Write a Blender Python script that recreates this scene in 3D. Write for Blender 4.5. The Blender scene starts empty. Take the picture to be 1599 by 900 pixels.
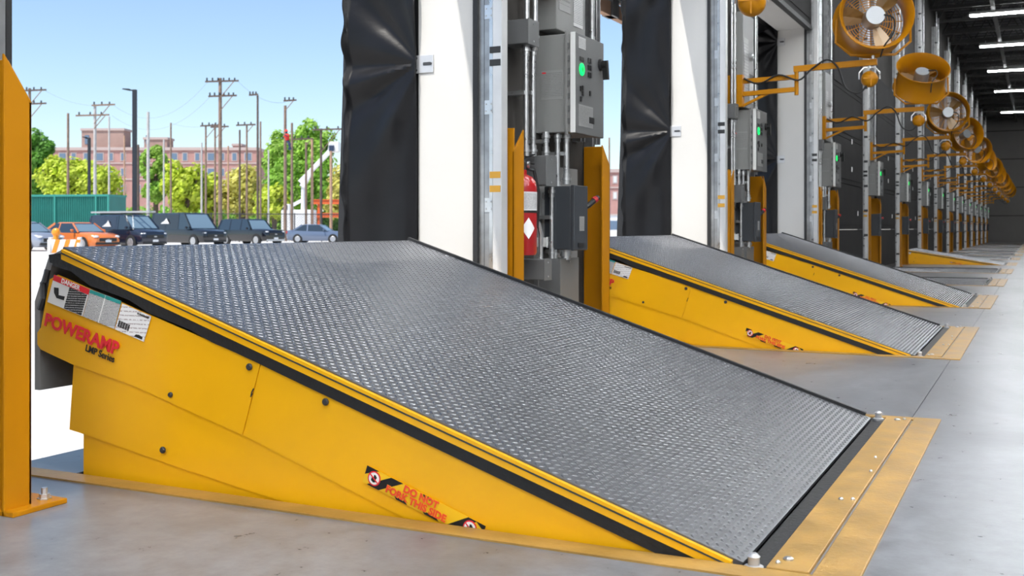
import bpy, bmesh, math, random
from mathutils import Vector, Matrix
R = math.radians
rnd = random.Random(7)
sc = bpy.context.scene
C = sc.collection

# ------------------------------------------------------------------ camera, sky, sun, exposure
S = 0.634                                   # camera height above the dock floor, metres
cam_d = bpy.data.cameras.new('camera')
cam_d.sensor_width = 36.0
cam_d.lens = 36.0 * 1684 / 1599
cam_d.shift_y = -93 / 1599
cam_d.clip_end = 2000
cam_d.dof.use_dof = True
cam_d.dof.focus_distance = 3.3
cam_d.dof.aperture_fstop = 9.0
cam = bpy.data.objects.new('camera', cam_d)
cam.location = (0, 0, S)
cam.rotation_euler = (R(90), 0, math.atan2(.4386, .8986))
C.objects.link(cam)
sc.camera = cam

SUN_DIR = Vector((0.33, 0.94, -1.85)).normalized()     # the way the sunlight travels
world = bpy.data.worlds.new('sky'); sc.world = world
world.use_nodes = True
wn = world.node_tree.nodes; wl = world.node_tree.links
wn.clear()
sky = wn.new('ShaderNodeTexSky'); sky.sky_type = 'NISHITA'
sky.sun_disc = False
sky.sun_elevation = math.asin(-SUN_DIR.z)
sky.sun_rotation = math.atan2(-SUN_DIR.x, -SUN_DIR.y)
sky.altitude = 100; sky.air_density = 1.0; sky.dust_density = 0.6; sky.ozone_density = 2.5
bg = wn.new('ShaderNodeBackground'); bg.inputs['Strength'].default_value = 0.195
wo = wn.new('ShaderNodeOutputWorld')
wl.new(sky.outputs[0], bg.inputs[0]); wl.new(bg.outputs[0], wo.inputs[0])

sun_d = bpy.data.lights.new('sun', 'SUN'); sun_d.energy = 6.0; sun_d.angle = R(0.6); sun_d.color = (1, .95, .87)
sun = bpy.data.objects.new('sun', sun_d); C.objects.link(sun)
sun.rotation_euler = SUN_DIR.to_track_quat('-Z', 'Y').to_euler(); sun.location = (-10, -20, 20)

LAMP = 64.0                                  # brightness of the hall's ceiling lamps
vs = sc.view_settings
vs.view_transform = 'Standard'; vs.look = 'None'; vs.exposure = 0.0; vs.gamma = 1.0; vs.use_curve_mapping = False

# ------------------------------------------------------------------ picture measurements (1599 x 900) -> metres
def ray(u, v):
    w = u - 800
    return (-738.6 + .8986 * w, 1513 + .4386 * w, 357 - v)
def onY(u, v, Y):                            # on the plane y = Y
    d = ray(u, v); t = Y / d[1]; return (d[0] * t, S + d[2] * t)
def onX(u, v, X):                            # on the plane x = X
    d = ray(u, v); t = X / d[0]; return (d[1] * t, S + d[2] * t)
def far(u, v, D):                            # at depth D along the view
    d = ray(u, v); t = D / 1684; return Vector((d[0] * t, d[1] * t, S + d[2] * t))

# ------------------------------------------------------------------ materials
MATS = {}
def nodes(m):
    m.use_nodes = True
    return m.node_tree.nodes, m.node_tree.links
def pbr(name, col, rough=.5, metal=0., noise=0., nscale=8., bump=0., bscale=60., coat=0., emit=None, estr=0., spec=None, rvar=0.):
    m = bpy.data.materials.new(name); n, l = nodes(m)
    b = n['Principled BSDF']
    b.inputs['Base Color'].default_value = (*col, 1); b.inputs['Roughness'].default_value = rough; b.inputs['Metallic'].default_value = metal
    if coat: b.inputs['Coat Weight'].default_value = coat; b.inputs['Coat Roughness'].default_value = .12
    if spec is not None: b.inputs['Specular IOR Level'].default_value = spec
    if emit: b.inputs['Emission Color'].default_value = (*emit, 1); b.inputs['Emission Strength'].default_value = estr
    if noise or bump or rvar: tc = n.new('ShaderNodeTexCoord')
    if noise or rvar:
        t = n.new('ShaderNodeTexNoise'); t.inputs['Scale'].default_value = nscale; t.inputs['Detail'].default_value = 5
        l.new(tc.outputs['Object'], t.inputs['Vector'])
    if noise:
        r = n.new('ShaderNodeValToRGB')
        r.color_ramp.elements[0].position = .32; r.color_ramp.elements[1].position = .70
        r.color_ramp.elements[0].color = (*[c * (1 - noise) for c in col], 1)
        r.color_ramp.elements[1].color = (*[min(1, c * (1 + noise)) for c in col], 1)
        l.new(t.outputs['Fac'], r.inputs[0]); l.new(r.outputs[0], b.inputs['Base Color'])
    if rvar:
        mr = n.new('ShaderNodeMapRange'); mr.inputs['To Min'].default_value = max(.02, rough - rvar); mr.inputs['To Max'].default_value = min(1, rough + rvar)
        l.new(t.outputs['Fac'], mr.inputs['Value']); l.new(mr.outputs[0], b.inputs['Roughness'])
    if bump:
        t2 = n.new('ShaderNodeTexNoise'); t2.inputs['Scale'].default_value = bscale; t2.inputs['Detail'].default_value = 4
        l.new(tc.outputs['Object'], t2.inputs['Vector'])
        bp = n.new('ShaderNodeBump'); bp.inputs['Strength'].default_value = bump; bp.inputs['Distance'].default_value = .01
        l.new(t2.outputs['Fac'], bp.inputs['Height']); l.new(bp.outputs[0], b.inputs['Normal'])
    MATS[name] = m
    return m
def sheet(name, paper, ink, rows, fill=.55):     # flat print: lines of small type on a sheet (generated coordinates)
    m = bpy.data.materials.new(name); n, l = nodes(m); b = n['Principled BSDF']; b.inputs['Roughness'].default_value = .35
    tc = n.new('ShaderNodeTexCoord'); sp = n.new('ShaderNodeSeparateXYZ'); l.new(tc.outputs['Generated'], sp.inputs[0])
    def math_(op, a, bb):
        k = n.new('ShaderNodeMath'); k.operation = op
        for i, x in enumerate((a, bb)):
            if hasattr(x, 'links'): l.new(x, k.inputs[i])
            elif x is not None: k.inputs[i].default_value = x
        return k.outputs[0]
    f = math_('FRACT', math_('MULTIPLY', sp.outputs['Z'], rows), None)
    line = math_('LESS_THAN', f, fill)
    nz = n.new('ShaderNodeTexNoise'); nz.inputs['Scale'].default_value = rows * 2.2; nz.inputs['Detail'].default_value = 2
    l.new(tc.outputs['Generated'], nz.inputs['Vector'])
    words = math_('GREATER_THAN', nz.outputs['Fac'], .44)
    k = math_('MULTIPLY', line, words)
    # margins
    ax = 'X'
    mar = math_('MULTIPLY', math_('GREATER_THAN', sp.outputs['Z'], .07), math_('LESS_THAN', sp.outputs['Z'], .93))
    k = math_('MULTIPLY', k, mar)
    mx = n.new('ShaderNodeMix'); mx.data_type = 'RGBA'
    mx.inputs[6].default_value = (*paper, 1); mx.inputs[7].default_value = (*ink, 1)
    l.new(k, mx.inputs[0]); l.new(mx.outputs[2], b.inputs['Base Color'])
    MATS[name] = m; return m

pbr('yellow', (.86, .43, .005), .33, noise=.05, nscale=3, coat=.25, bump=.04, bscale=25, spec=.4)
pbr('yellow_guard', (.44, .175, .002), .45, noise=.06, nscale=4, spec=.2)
pbr('yellow_floor', (.36, .205, .048), .42, noise=.24, nscale=9, bump=.1, bscale=90, rvar=.12)
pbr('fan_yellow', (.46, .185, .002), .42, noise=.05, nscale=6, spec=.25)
pbr('steel_deck', (.098, .101, .109), .34, .35, noise=.10, nscale=14, rvar=.08)
pbr('steel_lug', (.165, .168, .18), .27, .65)  # paler than the deck: tread glints put into the colour
pbr('steel_dark', (.045, .046, .05), .5, .3, noise=.2, nscale=9)
pbr('lip_steel', (.27, .265, .26), .6, .0, noise=.15, nscale=6)
pbr('rubber', (.011, .011, .012), .55, bump=.2, bscale=70)
pbr('vinyl', (.006, .006, .007), .36, noise=.25, nscale=5, bump=.12, bscale=22, spec=.22)
pbr('zinc', (.62, .63, .64), .30, .9, noise=.12, nscale=18, rvar=.1)
pbr('zinc_bright', (.50, .50, .51), .35, .45, noise=.05, nscale=10)
pbr('track_steel', (.36, .365, .37), .38, .8, noise=.22, nscale=12)
pbr('track_white', (.60, .60, .60), .38, .25, noise=.05, nscale=6)
pbr('wall_white', (.50, .49, .47), .65, noise=.03, nscale=2.0, bump=.05, bscale=30)
pbr('wall_grey', (.055, .051, .047), .85, spec=.1, noise=.12, nscale=2.5)
pbr('concrete_dock', (.33, .32, .31), .8, noise=.2, nscale=3)
pbr('door_panel', (.028, .027, .027), .75, spec=.08, noise=.08, nscale=3)
pbr('box_grey', (.125, .127, .128), .45, noise=.04, nscale=5)
pbr('box_light', (.23, .23, .225), .45, noise=.03, nscale=5)
pbr('box_dark', (.034, .039, .046), .45, noise=.05, nscale=6)
pbr('black_plastic', (.012, .012, .013), .4)
pbr('red_plastic', (.45, .02, .02), .4)
pbr('red_paint', (.36, .008, .010), .3, coat=.4)
pbr('green_light', (.0, .35, .08), .4, emit=(0.0, 1.0, .16), estr=1.6)
pbr('green_lens', (.0, .2, .05), .4, emit=(0.0, .55, .10), estr=.8)
pbr('white_plastic', (.75, .75, .74), .4)
pbr('blade', (.55, .42, .28), .4)
pbr('motor', (.28, .29, .30), .35, .4)
pbr('dark_blade', (.16, .08, .015), .5)
pbr('tape_black', (.02, .02, .02), .5)
pbr('tape_yellow', (.60, .31, .03), .5)
pbr('print_black', (.008, .008, .008), .45)
pbr('print_white', (.82, .82, .81), .4)
pbr('print_red', (.72, .018, .03), .4)
pbr('print_orange_red', (.78, .07, .02), .4)
pbr('print_teal', (.02, .30, .28), .4)
pbr('print_yellow', (.86, .50, .01), .4)
sheet('sheet_white', (.62, .62, .62), (.18, .19, .20), 26, .5)
sheet('sheet_black', (.012, .012, .012), (.5, .5, .5), 12, .35)
sheet('sheet_sparse', (.82, .82, .82), (.45, .40, .40), 9, .3)
sheet('sheet_grey', (.27, .27, .265), (.16, .16, .16), 18, .4)
pbr('lamp', (.9, .9, .9), .5, emit=(.94, .975, 1.0), estr=LAMP)
pbr('ceiling_dark', (.07, .07, .072), .8, noise=.2, nscale=1.0)
pbr('joist_steel', (.06, .058, .056), .6, .2)
pbr('far_wall', (.13, .122, .115), .8, noise=.1, nscale=.6)
pbr('ground', (.62, .60, .57), .85, noise=.08, nscale=.25)
pbr('wood_pole', (.25, .17, .125), .85, noise=.2, nscale=4)
pbr('wood_tan', (.44, .27, .18), .85, noise=.15, nscale=4)
pbr('wood_dark', (.12, .085, .07), .85, noise=.2, nscale=4)
pbr('pole_pale', (.50, .48, .46), .8, noise=.1, nscale=4)
pbr('pole_black', (.018, .022, .03), .5)
pbr('brick', (.43, .235, .205), .85, noise=.12, nscale=.5)  # lightened: distance haze put into the brick colour
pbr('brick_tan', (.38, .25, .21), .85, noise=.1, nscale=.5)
pbr('stone_band', (.48, .38, .35), .85)
pbr('pane_far', (.13, .19, .27), .2)
pbr('pane_white', (.62, .65, .68), .4)
pbr('container_green', (.018, .19, .155), .5, noise=.1, nscale=1)
pbr('container_trim', (.03, .26, .21), .5)
pbr('bark', (.11, .08, .06), .9, noise=.2, nscale=6)
for nm, c in dict(leaf_dark=(.15, .36, .05), leaf_mid=(.27, .50, .06), leaf_lime=(.58, .68, .07), leaf_gold=(.66, .62, .16), leaf_fresh=(.36, .58, .09)).items():
    m = pbr(nm, c, .6, noise=.35, nscale=.9)
    n_, l_ = nodes(m); b_ = n_['Principled BSDF']; tl = n_.new('ShaderNodeBsdfTranslucent'); mxs = n_.new('ShaderNodeMixShader'); mxs.inputs[0].default_value = .35
    rp_ = [x for x in n_ if x.type == 'VALTORGB'][0]
    l_.new(rp_.outputs[0], tl.inputs['Color']); l_.new(b_.outputs[0], mxs.inputs[1]); l_.new(tl.outputs[0], mxs.inputs[2])
    l_.new(mxs.outputs[0], [x for x in n_ if x.type == 'OUTPUT_MATERIAL'][0].inputs['Surface'])
pbr('car_orange', (.75, .20, .04), .25, .1, coat=.7)
pbr('car_navy', (.012, .017, .035), .22, .1, coat=.7)
pbr('car_black', (.008, .009, .013), .2, .1, coat=.7)
pbr('car_silver', (.33, .36, .42), .28, .4, coat=.6)
pbr('car_blue_grey', (.14, .18, .26), .28, .3, coat=.6)
pbr('car_glass', (.02, .035, .05), .05, 0, spec=.8)
pbr('car_glass_sky_tint', (.16, .24, .30), .08, 0, spec=.8)
pbr('tyre', (.014, .014, .014), .8)
pbr('rim', (.50, .50, .51), .35, .6)
pbr('headlight', (.72, .74, .76), .15, .1)
pbr('lamp_amber', (.85, .30, .02), .3)
pbr('tail_red', (.55, .02, .02), .3)
pbr('fence_wire', (.05, .05, .055), .6, .3)
pbr('machine_orange', (.72, .13, .03), .5)
pbr('truck_white', (.78, .78, .78), .4)
pbr('barricade_orange', (.85, .28, .02), .45)
pbr('cloth_red', (.70, .04, .03), .8)
pbr('cloth_blue', (.03, .05, .10), .8)
pbr('skin', (.45, .25, .17), .6)
pbr('cable', (.01, .01, .01), .5)
pbr('qr_blank', (.70, .70, .70), .4)

def floor_mat():
    m = bpy.data.materials.new('polished_concrete'); n, l = nodes(m); b = n['Principled BSDF']
    tc = n.new('ShaderNodeTexCoord')
    t = n.new('ShaderNodeTexNoise'); t.inputs['Scale'].default_value = 1.1; t.inputs['Detail'].default_value = 7; t.inputs['Roughness'].default_value = .62; t.inputs['Distortion'].default_value = .6
    mp = n.new('ShaderNodeMapping'); mp.inputs['Scale'].default_value = (1, .6, 1)
    l.new(tc.outputs['Object'], mp.inputs[0]); l.new(mp.outputs[0], t.inputs['Vector'])
    r = n.new('ShaderNodeValToRGB')
    e = r.color_ramp.elements
    e[0].position = .30; e[0].color = (.092, .096, .106, 1); e[1].position = .66; e[1].color = (.240, .246, .264, 1)
    l.new(t.outputs['Fac'], r.inputs[0])
    t2 = n.new('ShaderNodeTexNoise'); t2.inputs['Scale'].default_value = 14; t2.inputs['Detail'].default_value = 6; t2.inputs['Roughness'].default_value = .7
    l.new(tc.outputs['Object'], t2.inputs['Vector'])
    r2 = n.new('ShaderNodeValToRGB'); r2.color_ramp.elements[0].position = .36; r2.color_ramp.elements[0].color = (.70, .70, .70, 1); r2.color_ramp.elements[1].position = .62; r2.color_ramp.elements[1].color = (1.06, 1.06, 1.06, 1)
    l.new(t2.outputs['Fac'], r2.inputs[0])
    mx = n.new('ShaderNodeMix'); mx.data_type = 'RGBA'; mx.blend_type = 'MULTIPLY'; mx.inputs[0].default_value = 1
    l.new(r.outputs[0], mx.inputs[6]); l.new(r2.outputs[0], mx.inputs[7]); l.new(mx.outputs[2], b.inputs['Base Color'])
    mr = n.new('ShaderNodeMapRange'); mr.inputs['To Min'].default_value = .20; mr.inputs['To Max'].default_value = .42
    l.new(t2.outputs['Fac'], mr.inputs['Value']); l.new(mr.outputs[0], b.inputs['Roughness'])
    bp = n.new('ShaderNodeBump'); bp.inputs['Strength'].default_value = .05; bp.inputs['Distance'].default_value = .01
    l.new(t2.outputs['Fac'], bp.inputs['Height']); l.new(bp.outputs[0], b.inputs['Normal'])
    MATS['floor'] = m
floor_mat()

# ------------------------------------------------------------------ mesh helpers
class MB:
    def __init__(s): s.v = []; s.f = []
    def add(s, vs, fs):
        o = len(s.v); s.v += [tuple(x) for x in vs]; s.f += [tuple(i + o for i in f) for f in fs]; return s
    def box(s, x0, x1, y0, y1, z0, z1):
        return s.add([(x0, y0, z0), (x1, y0, z0), (x1, y1, z0), (x0, y1, z0), (x0, y0, z1), (x1, y0, z1), (x1, y1, z1), (x0, y1, z1)],
                     [(0, 3, 2, 1), (4, 5, 6, 7), (0, 1, 5, 4), (1, 2, 6, 5), (2, 3, 7, 6), (3, 0, 4, 7)])
    def prism(s, pts, axis, a, b):
        n = len(pts)
        def P(p, h):
            return {'x': (h, p[0], p[1]), 'y': (p[0], h, p[1]), 'z': (p[0], p[1], h)}[axis]
        vs = [P(p, a) for p in pts] + [P(p, b) for p in pts]
        fs = [tuple(range(n)), tuple(range(2 * n - 1, n - 1, -1))] + [(i, (i + 1) % n, n + (i + 1) % n, n + i) for i in range(n)]
        return s.add(vs, fs)
    def cyl(s, p0, p1, r0, r1=None, n=12, cap=True):
        p0 = Vector(p0); p1 = Vector(p1); r1 = r0 if r1 is None else r1
        d = (p1 - p0).normalized(); a = d.orthogonal().normalized(); b = d.cross(a)
        vs = []
        for p, r in ((p0, r0), (p1, r1)):
            for i in range(n):
                t = 2 * math.pi * i / n; vs.append(p + a * (r * math.cos(t)) + b * (r * math.sin(t)))
        fs = [(i, (i + 1) % n, n + (i + 1) % n, n + i) for i in range(n)]
        if cap: fs += [tuple(range(n - 1, -1, -1)), tuple(range(n, 2 * n))]
        return s.add(vs, fs)
    def tube(s, path, r, n=8, closed=False):
        P = [Vector(p) for p in path]; m = len(P); vs = []; prev = None
        for i, p in enumerate(P):
            d = ((P[(i + 1) % m] if (closed or i < m - 1) else P[i]) - (P[i - 1] if (closed or i > 0) else P[i])).normalized()
            if prev is None: a = d.orthogonal().normalized()
            else:
                a = prev - d * prev.dot(d); a = a.normalized() if a.length > 1e-6 else d.orthogonal().normalized()
            prev = a; b = d.cross(a)
            for k in range(n):
                t = 2 * math.pi * k / n; vs.append(p + a * (r * math.cos(t)) + b * (r * math.sin(t)))
        fs = []
        for i in range(m if closed else m - 1):
            j = (i + 1) % m
            for k in range(n): fs.append((i * n + k, i * n + (k + 1) % n, j * n + (k + 1) % n, j * n + k))
        if not closed: fs += [tuple(range(n - 1, -1, -1)), tuple(range((m - 1) * n, m * n))]
        return s.add(vs, fs)
    def bar(s, p0, p1, w, h=None, up=(0, 0, 1)):              # rectangular bar
        h = w if h is None else h
        p0 = Vector(p0); p1 = Vector(p1); d = (p1 - p0).normalized(); a = d.cross(Vector(up))
        if a.length < 1e-4: a = d.orthogonal()
        a.normalize(); b = a.cross(d)
        vs = [p + a * (sx * w / 2) + b * (sz * h / 2) for p in (p0, p1) for sx, sz in ((-1, -1), (1, -1), (1, 1), (-1, 1))]
        return s.add(vs, [(0, 1, 2, 3), (7, 6, 5, 4), (0, 4, 5, 1), (1, 5, 6, 2), (2, 6, 7, 3), (3, 7, 4, 0)])
    def lathe(s, prof, o=(0, 0, 0), axis=(0, 0, 1), n=20, closed=False):
        o = Vector(o); d = Vector(axis).normalized(); a = d.orthogonal().normalized(); b = d.cross(a); vs = []
        m = len(prof)
        for r, h in prof:
            for k in range(n):
                t = 2 * math.pi * k / n; vs.append(o + d * h + a * (r * math.cos(t)) + b * (r * math.sin(t)))
        fs = []
        for i in range(m if closed else m - 1):
            j = (i + 1) % m
            for k in range(n): fs.append((i * n + k, i * n + (k + 1) % n, j * n + (k + 1) % n, j * n + k))
        if not closed:
            if prof[0][0] > 1e-5: fs.append(tuple(range(n - 1, -1, -1)))
            if prof[-1][0] > 1e-5: fs.append(tuple(range((m - 1) * n, m * n)))
        return s.add(vs, fs)
    def ball(s, c, r, n=12, m=8, sq=(1, 1, 1)):
        prof = [(max(1e-6, r * math.sin(math.pi * i / m)), -r * math.cos(math.pi * i / m)) for i in range(m + 1)]
        o = len(s.v); s.lathe(prof, (0, 0, 0), (0, 0, 1), n)
        for i in range(o, len(s.v)):
            x, y, z = s.v[i]; s.v[i] = (x * sq[0] + c[0], y * sq[1] + c[1], z * sq[2] + c[2])
        return s
    def mesh(s, name, smooth=False, weld=False):
        me = bpy.data.meshes.new(name); me.from_pydata(s.v, [], s.f)
        bm = bmesh.new(); bm.from_mesh(me)
        if weld: bmesh.ops.remove_doubles(bm, verts=bm.verts, dist=1e-5)
        bmesh.ops.recalc_face_normals(bm, faces=bm.faces)
        bm.to_mesh(me); bm.free()
        if smooth:
            me.polygons.foreach_set('use_smooth', [True] * len(me.polygons))
            try: me.set_sharp_from_angle(angle=R(38))
            except Exception: pass
        me.update(); return me
    def build(s, name, mat, parent=None, smooth=False, bevel=0, weld=False):
        me = s.mesh(name, smooth, weld); me.materials.append(MATS[mat])
        o = bpy.data.objects.new(name, me); C.objects.link(o)
        if parent: o.parent = parent
        if bevel:
            b = o.modifiers.new('bevel', 'BEVEL'); b.width = bevel; b.segments = 2; b.limit_method = 'ANGLE'
        return o
def smooth_path(pts, n=5):
    P_ = [Vector(p) for p in pts]; out = []
    for i in range(len(P_) - 1):
        a = P_[max(0, i - 1)]; b = P_[i]; c = P_[i + 1]; d = P_[min(len(P_) - 1, i + 2)]
        for k in range(n):
            t = k / n; out.append(.5 * ((2 * b) + (c - a) * t + (2 * a - 5 * b + 4 * c - d) * t * t + (3 * b - a - 3 * c + d) * t ** 3))
    return out + [P_[-1]]
def empty(name, loc=(0, 0, 0), rz=0.):
    o = bpy.data.objects.new(name, None); o.location = loc; o.rotation_euler = (0, 0, rz); o.empty_display_size = .1; C.objects.link(o); return o
def tag(o, label=None, cat=None, group=None, kind=None):
    for k, v in (('label', label), ('category', cat), ('group', group), ('kind', kind)):
        if v: o[k] = v
    return o
def plabel(o, t): o['label'] = t; return o
def copy_tree(o, parent=None):
    c = o.copy(); C.objects.link(c); c.parent = parent
    for ch in list(o.children): copy_tree(ch, c)
    return c
def text(name, body, mat, size, M, parent, bold=0., ext=.0006, align='LEFT', sx=1.):
    cu = bpy.data.curves.new(name, 'FONT'); cu.body = body; cu.size = size; cu.extrude = ext; cu.offset = bold; cu.align_x = align; cu.resolution_u = 3
    t = bpy.data.objects.new(name + '_tmp', cu); C.objects.link(t)
    dg = bpy.context.evaluated_depsgraph_get(); dg.update()
    me = bpy.data.meshes.new_from_object(t.evaluated_get(dg)); me.name = name
    bpy.data.objects.remove(t); bpy.data.curves.remove(cu)
    me.transform(M @ Matrix.Diagonal((sx, 1, 1, 1)))
    me.materials.clear(); me.materials.append(MATS[mat])
    o = bpy.data.objects.new(name, me); C.objects.link(o); o.parent = parent
    return o
def frameM(origin, xdir, ydir):
    x = Vector(xdir).normalized(); y = Vector(ydir); y = (y - x * y.dot(x)).normalized(); z = x.cross(y)
    M = Matrix((x, y, z)).transposed().to_4x4(); M.translation = Vector(origin); return M

# ------------------------------------------------------------------ the place
P = 3.665                                   # dock pitch
XI, XO = -2.194, -2.473                     # wall faces: inside, outside
Y0, Y1 = 1.743, 4.121                       # first opening along the wall
ZT = 2.72                                   # head of the openings
ND = 14
YEND = 54.5; YBACK = -13.0; XR = 13.0; ZC = 6.3
HX = -0.50                                  # hinge line of the levelers
YC, HW = 2.883, 0.873                       # leveler centre and half width
FX = -0.455
def hx_shift(k): return 0. if k == 0 else -.05
def gz(x):                                  # outdoor ground: the drive falls towards the docks
    d = -x
    t = min(1, max(0, (d - 6) / 22)); t = t * t * (3 - 2 * t)
    return -1.25 + .75 * t
ORD = ['nearest', 'second', 'third', 'fourth', 'fifth', 'sixth', 'seventh', 'eighth', 'ninth', 'tenth', 'eleventh', 'twelfth', 'thirteenth', 'fourteenth', 'fifteenth', 'sixteenth']

floor = MB()
JX = -.38
floor.box(JX + .0012, XR, YBACK, YEND, -.2, 0)
ys = YBACK
floor.box(FX, JX - .0012, YBACK, YEND, -.2, 0)
for k in range(0, ND + 1):
    a = YC - HW - .007 + k * P; b = YC + HW + .012 + k * P
    floor.box(XO, FX, ys, min(a, YEND), -.2, 0)
    floor.box(XO, -2.24, a, b, -.2, 0)
    ys = b
    if k == ND: break
floor.box(XO, FX, YC + HW + .012 + (ND) * P, YEND, -.2, 0) if YC + HW + ND * P < YEND else None
fl = tag(floor.build('floor', 'floor'), kind='structure')
mb = MB(); mb.box(XO + .01, XR, YBACK, YEND, -.55, -.35)
mb.build('pit_bottom', 'steel_dark', fl)

w = MB()
ya = YBACK
opens = [k for k in range(-3, ND + 1)]  # unseen openings behind the camera stay open to let daylight in
for k in opens:
    a, b = Y0 + k * P, Y1 + k * P
    if b > YEND: break
    w.box(XO, XI, ya, a, -.0, ZT); ya = b
w.box(XO, XI, ya, YEND, 0, ZT)
w.box(XO, XI, YBACK, YEND, ZT, ZC)
tag(w.build('wall_left', 'wall_white'), kind='structure')
cl = MB(); ya = YBACK
for k in opens:
    a, b = Y0 + k * P, Y1 + k * P
    if b > YEND: break
    cl.box(XI - .004, XI + .001, ya, a - .004, 0, ZT); ya = b + .004
cl.box(XI - .004, XI + .001, ya, YEND, 0, ZT); cl.box(XI - .004, XI + .001, YBACK, YEND, ZT + .004, ZC)
tag(cl.build('trim_2', 'wall_grey'), kind='structure')
mb = MB(); mb.box(XO - .02, XO + .005, YBACK, YEND, -1.6, -.02); mb.box(XO - .02, XO + .4, YBACK, YEND, -1.6, -.5)
tag(mb.build('trim_1', 'concrete_dock'), kind='structure')
mb = MB(); mb.box(XI - .3, XR, YEND, YEND + .2, -.2, ZC + .3)
wf = tag(mb.build('wall_far', 'far_wall'), kind='structure')
for i in range(4):                            # horizontal joints of the far wall panels
    MB().box(XI, XR, YEND - .03, YEND, 1.2 + i * 1.3, 1.24 + i * 1.3).build('panel_joint', 'wall_grey', wf)
mb = MB(); mb.box(XO, XR + .2, YBACK - .2, YBACK, -.2, ZC + .3); tag(mb.build('wall_back', 'wall_white'), kind='structure')
mb = MB(); mb.box(XR, XR + .2, YBACK, YEND, -.2, ZC + .3); tag(mb.build('wall_right', 'wall_white'), kind='structure')
mb = MB()
n = 160
for i in range(n):                            # ribbed roof deck
    y = YBACK + (YEND - YBACK) * i / n; d = (YEND - YBACK) / n
    mb.box(XO, XR, y, y + d * .55, ZC, ZC + .1); mb.box(XO, XR, y + d * .55, y + d, ZC + .06, ZC + .16)
ceil = tag(mb.build('ceiling', 'ceiling_dark'), kind='structure')
jm = None
for i in range(22):
    y = 17.5 + i * 1.72
    if jm is None:
        j = MB(); j.box(XI, XR, -.05, .05, .60, .68); j.box(XI, XR, -.04, .04, 0, .07)
        nx = 24
        for q in range(nx):
            xa = XI + (XR - XI) * q / nx; xb = XI + (XR - XI) * (q + .5) / nx; xc = XI + (XR - XI) * (q + 1) / nx
            j.bar((xa, 0, .03), (xb, 0, .63), .035); j.bar((xb, 0, .63), (xc, 0, .03), .035)
        o = j.build('roof_joist', 'joist_steel', ceil); jm = o
    else:
        o = jm.copy(); C.objects.link(o); o.parent = ceil
    o.location = (0, y, 5.58)
for x in (-.9, 1.3):                           # bridging along the hall
    MB().box(x - .04, x + .04, 12, YEND, 5.50, 5.57).build('bridging_bar', 'joist_steel', ceil)

# hall lamps: rows of linear fixtures hanging across the hall; unseen ones added for light
def lamp_fixture():
    r = empty('ceiling_light')
    h = MB(); h.prism([(-.10, .0), (.10, .0), (.06, .07), (-.06, .07)], 'x', 0, 1.22)
    h.build('housing', 'white_plastic', r)
    MB().box(.02, 1.20, -.085, .085, -.02, 0.001).build('diffuser', 'lamp', r)
    for x in (.15, 1.07): MB().cyl((x, 0, .07), (x, 0, .14), .006, n=6).build('hanger', 'zinc', r)
    return r
L0 = lamp_fixture(); first = True
rows = [-11.5, -9, -6.5, -3.9, -1.4, 1.2, 3.7, 6.3, 11.4, 16.4, 21.4, 26.4, 31.0, 36.0, 41.4, 49.0]  # rows before the first visible one are out of view, added to brighten
rown = {26.4: 'closest visible ceiling lamp row', 31.0: 'second visible ceiling lamp row', 36.0: 'third visible ceiling lamp row', 41.4: 'fourth visible ceiling lamp row', 49.0: 'farthest ceiling lamp row'}
for y in rows:
    for i in range(8 if y < 5 else 4):
        o = L0 if first else copy_tree(L0); first = False
        o.location = (-1.4 + i * 1.30, y, 5.44)
        if y in rown:
            tag(o, 'white linear lamp, %s of the %s' % (('left end', 'next to the left end', 'third from the left', 'fourth from the left')[i], rown[y]), 'lamp', 'linear ceiling lamps')
        else:
            tag(o, 'unseen white linear lamp added above and behind the viewer for light', 'lamp', 'unseen added linear lamps')

# ------------------------------------------------------------------ dock levelers
TAN = .325; ANG = math.atan(TAN); LEN = 1.79 / math.cos(ANG)
def lug_field(L, W):
    mb = MB(); p = .0160; nx = int((L - .006) / p); ny = int((W - .004) / p)
    for i in range(nx):
        for j in range(ny):
            cx = -.004 - i * p - p / 2; cy = -W / 2 + .003 + j * p + p / 2
            a = R(45) if (i + j) % 2 else R(-45)
            ca, sa = math.cos(a), math.sin(a); l, ww, h = .0086, .0025, .0015
            pts = [(-l, 0, 0), (-l * .3, -ww, 0), (l * .3, -ww, 0), (l, 0, 0), (l * .3, ww, 0), (-l * .3, ww, 0), (-l * .55, 0, h), (l * .55, 0, h)]
            mb.add([(cx + x * ca - y * sa, cy + x * sa + y * ca, z) for x, y, z in pts],
                   [(0, 1, 6), (1, 2, 7, 6), (2, 3, 7), (3, 4, 7), (4, 5, 6, 7), (5, 0, 6)])
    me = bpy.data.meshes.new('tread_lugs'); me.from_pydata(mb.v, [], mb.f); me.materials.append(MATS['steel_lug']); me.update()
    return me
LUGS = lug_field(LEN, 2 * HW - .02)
def deck_parts(root, ang):
    dk = MB(); dk.box(-LEN, 0, -HW + .008, HW - .008, -.012, 0)
    d = dk.build('deck', 'steel_deck', root); d.rotation_euler = (0, ang, 0); d.location = (0, 0, .004)
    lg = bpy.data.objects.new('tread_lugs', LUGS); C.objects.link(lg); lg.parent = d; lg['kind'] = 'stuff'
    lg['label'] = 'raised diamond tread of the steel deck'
    es = MB(); es.box(-LEN - .01, -.02, HW - .012, HW + .004, -.02, .010); e = es.build('edge_seal', 'rubber', root); e.rotation_euler = (0, ang, 0); e.location = (0, 0, .004)
    return d
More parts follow.
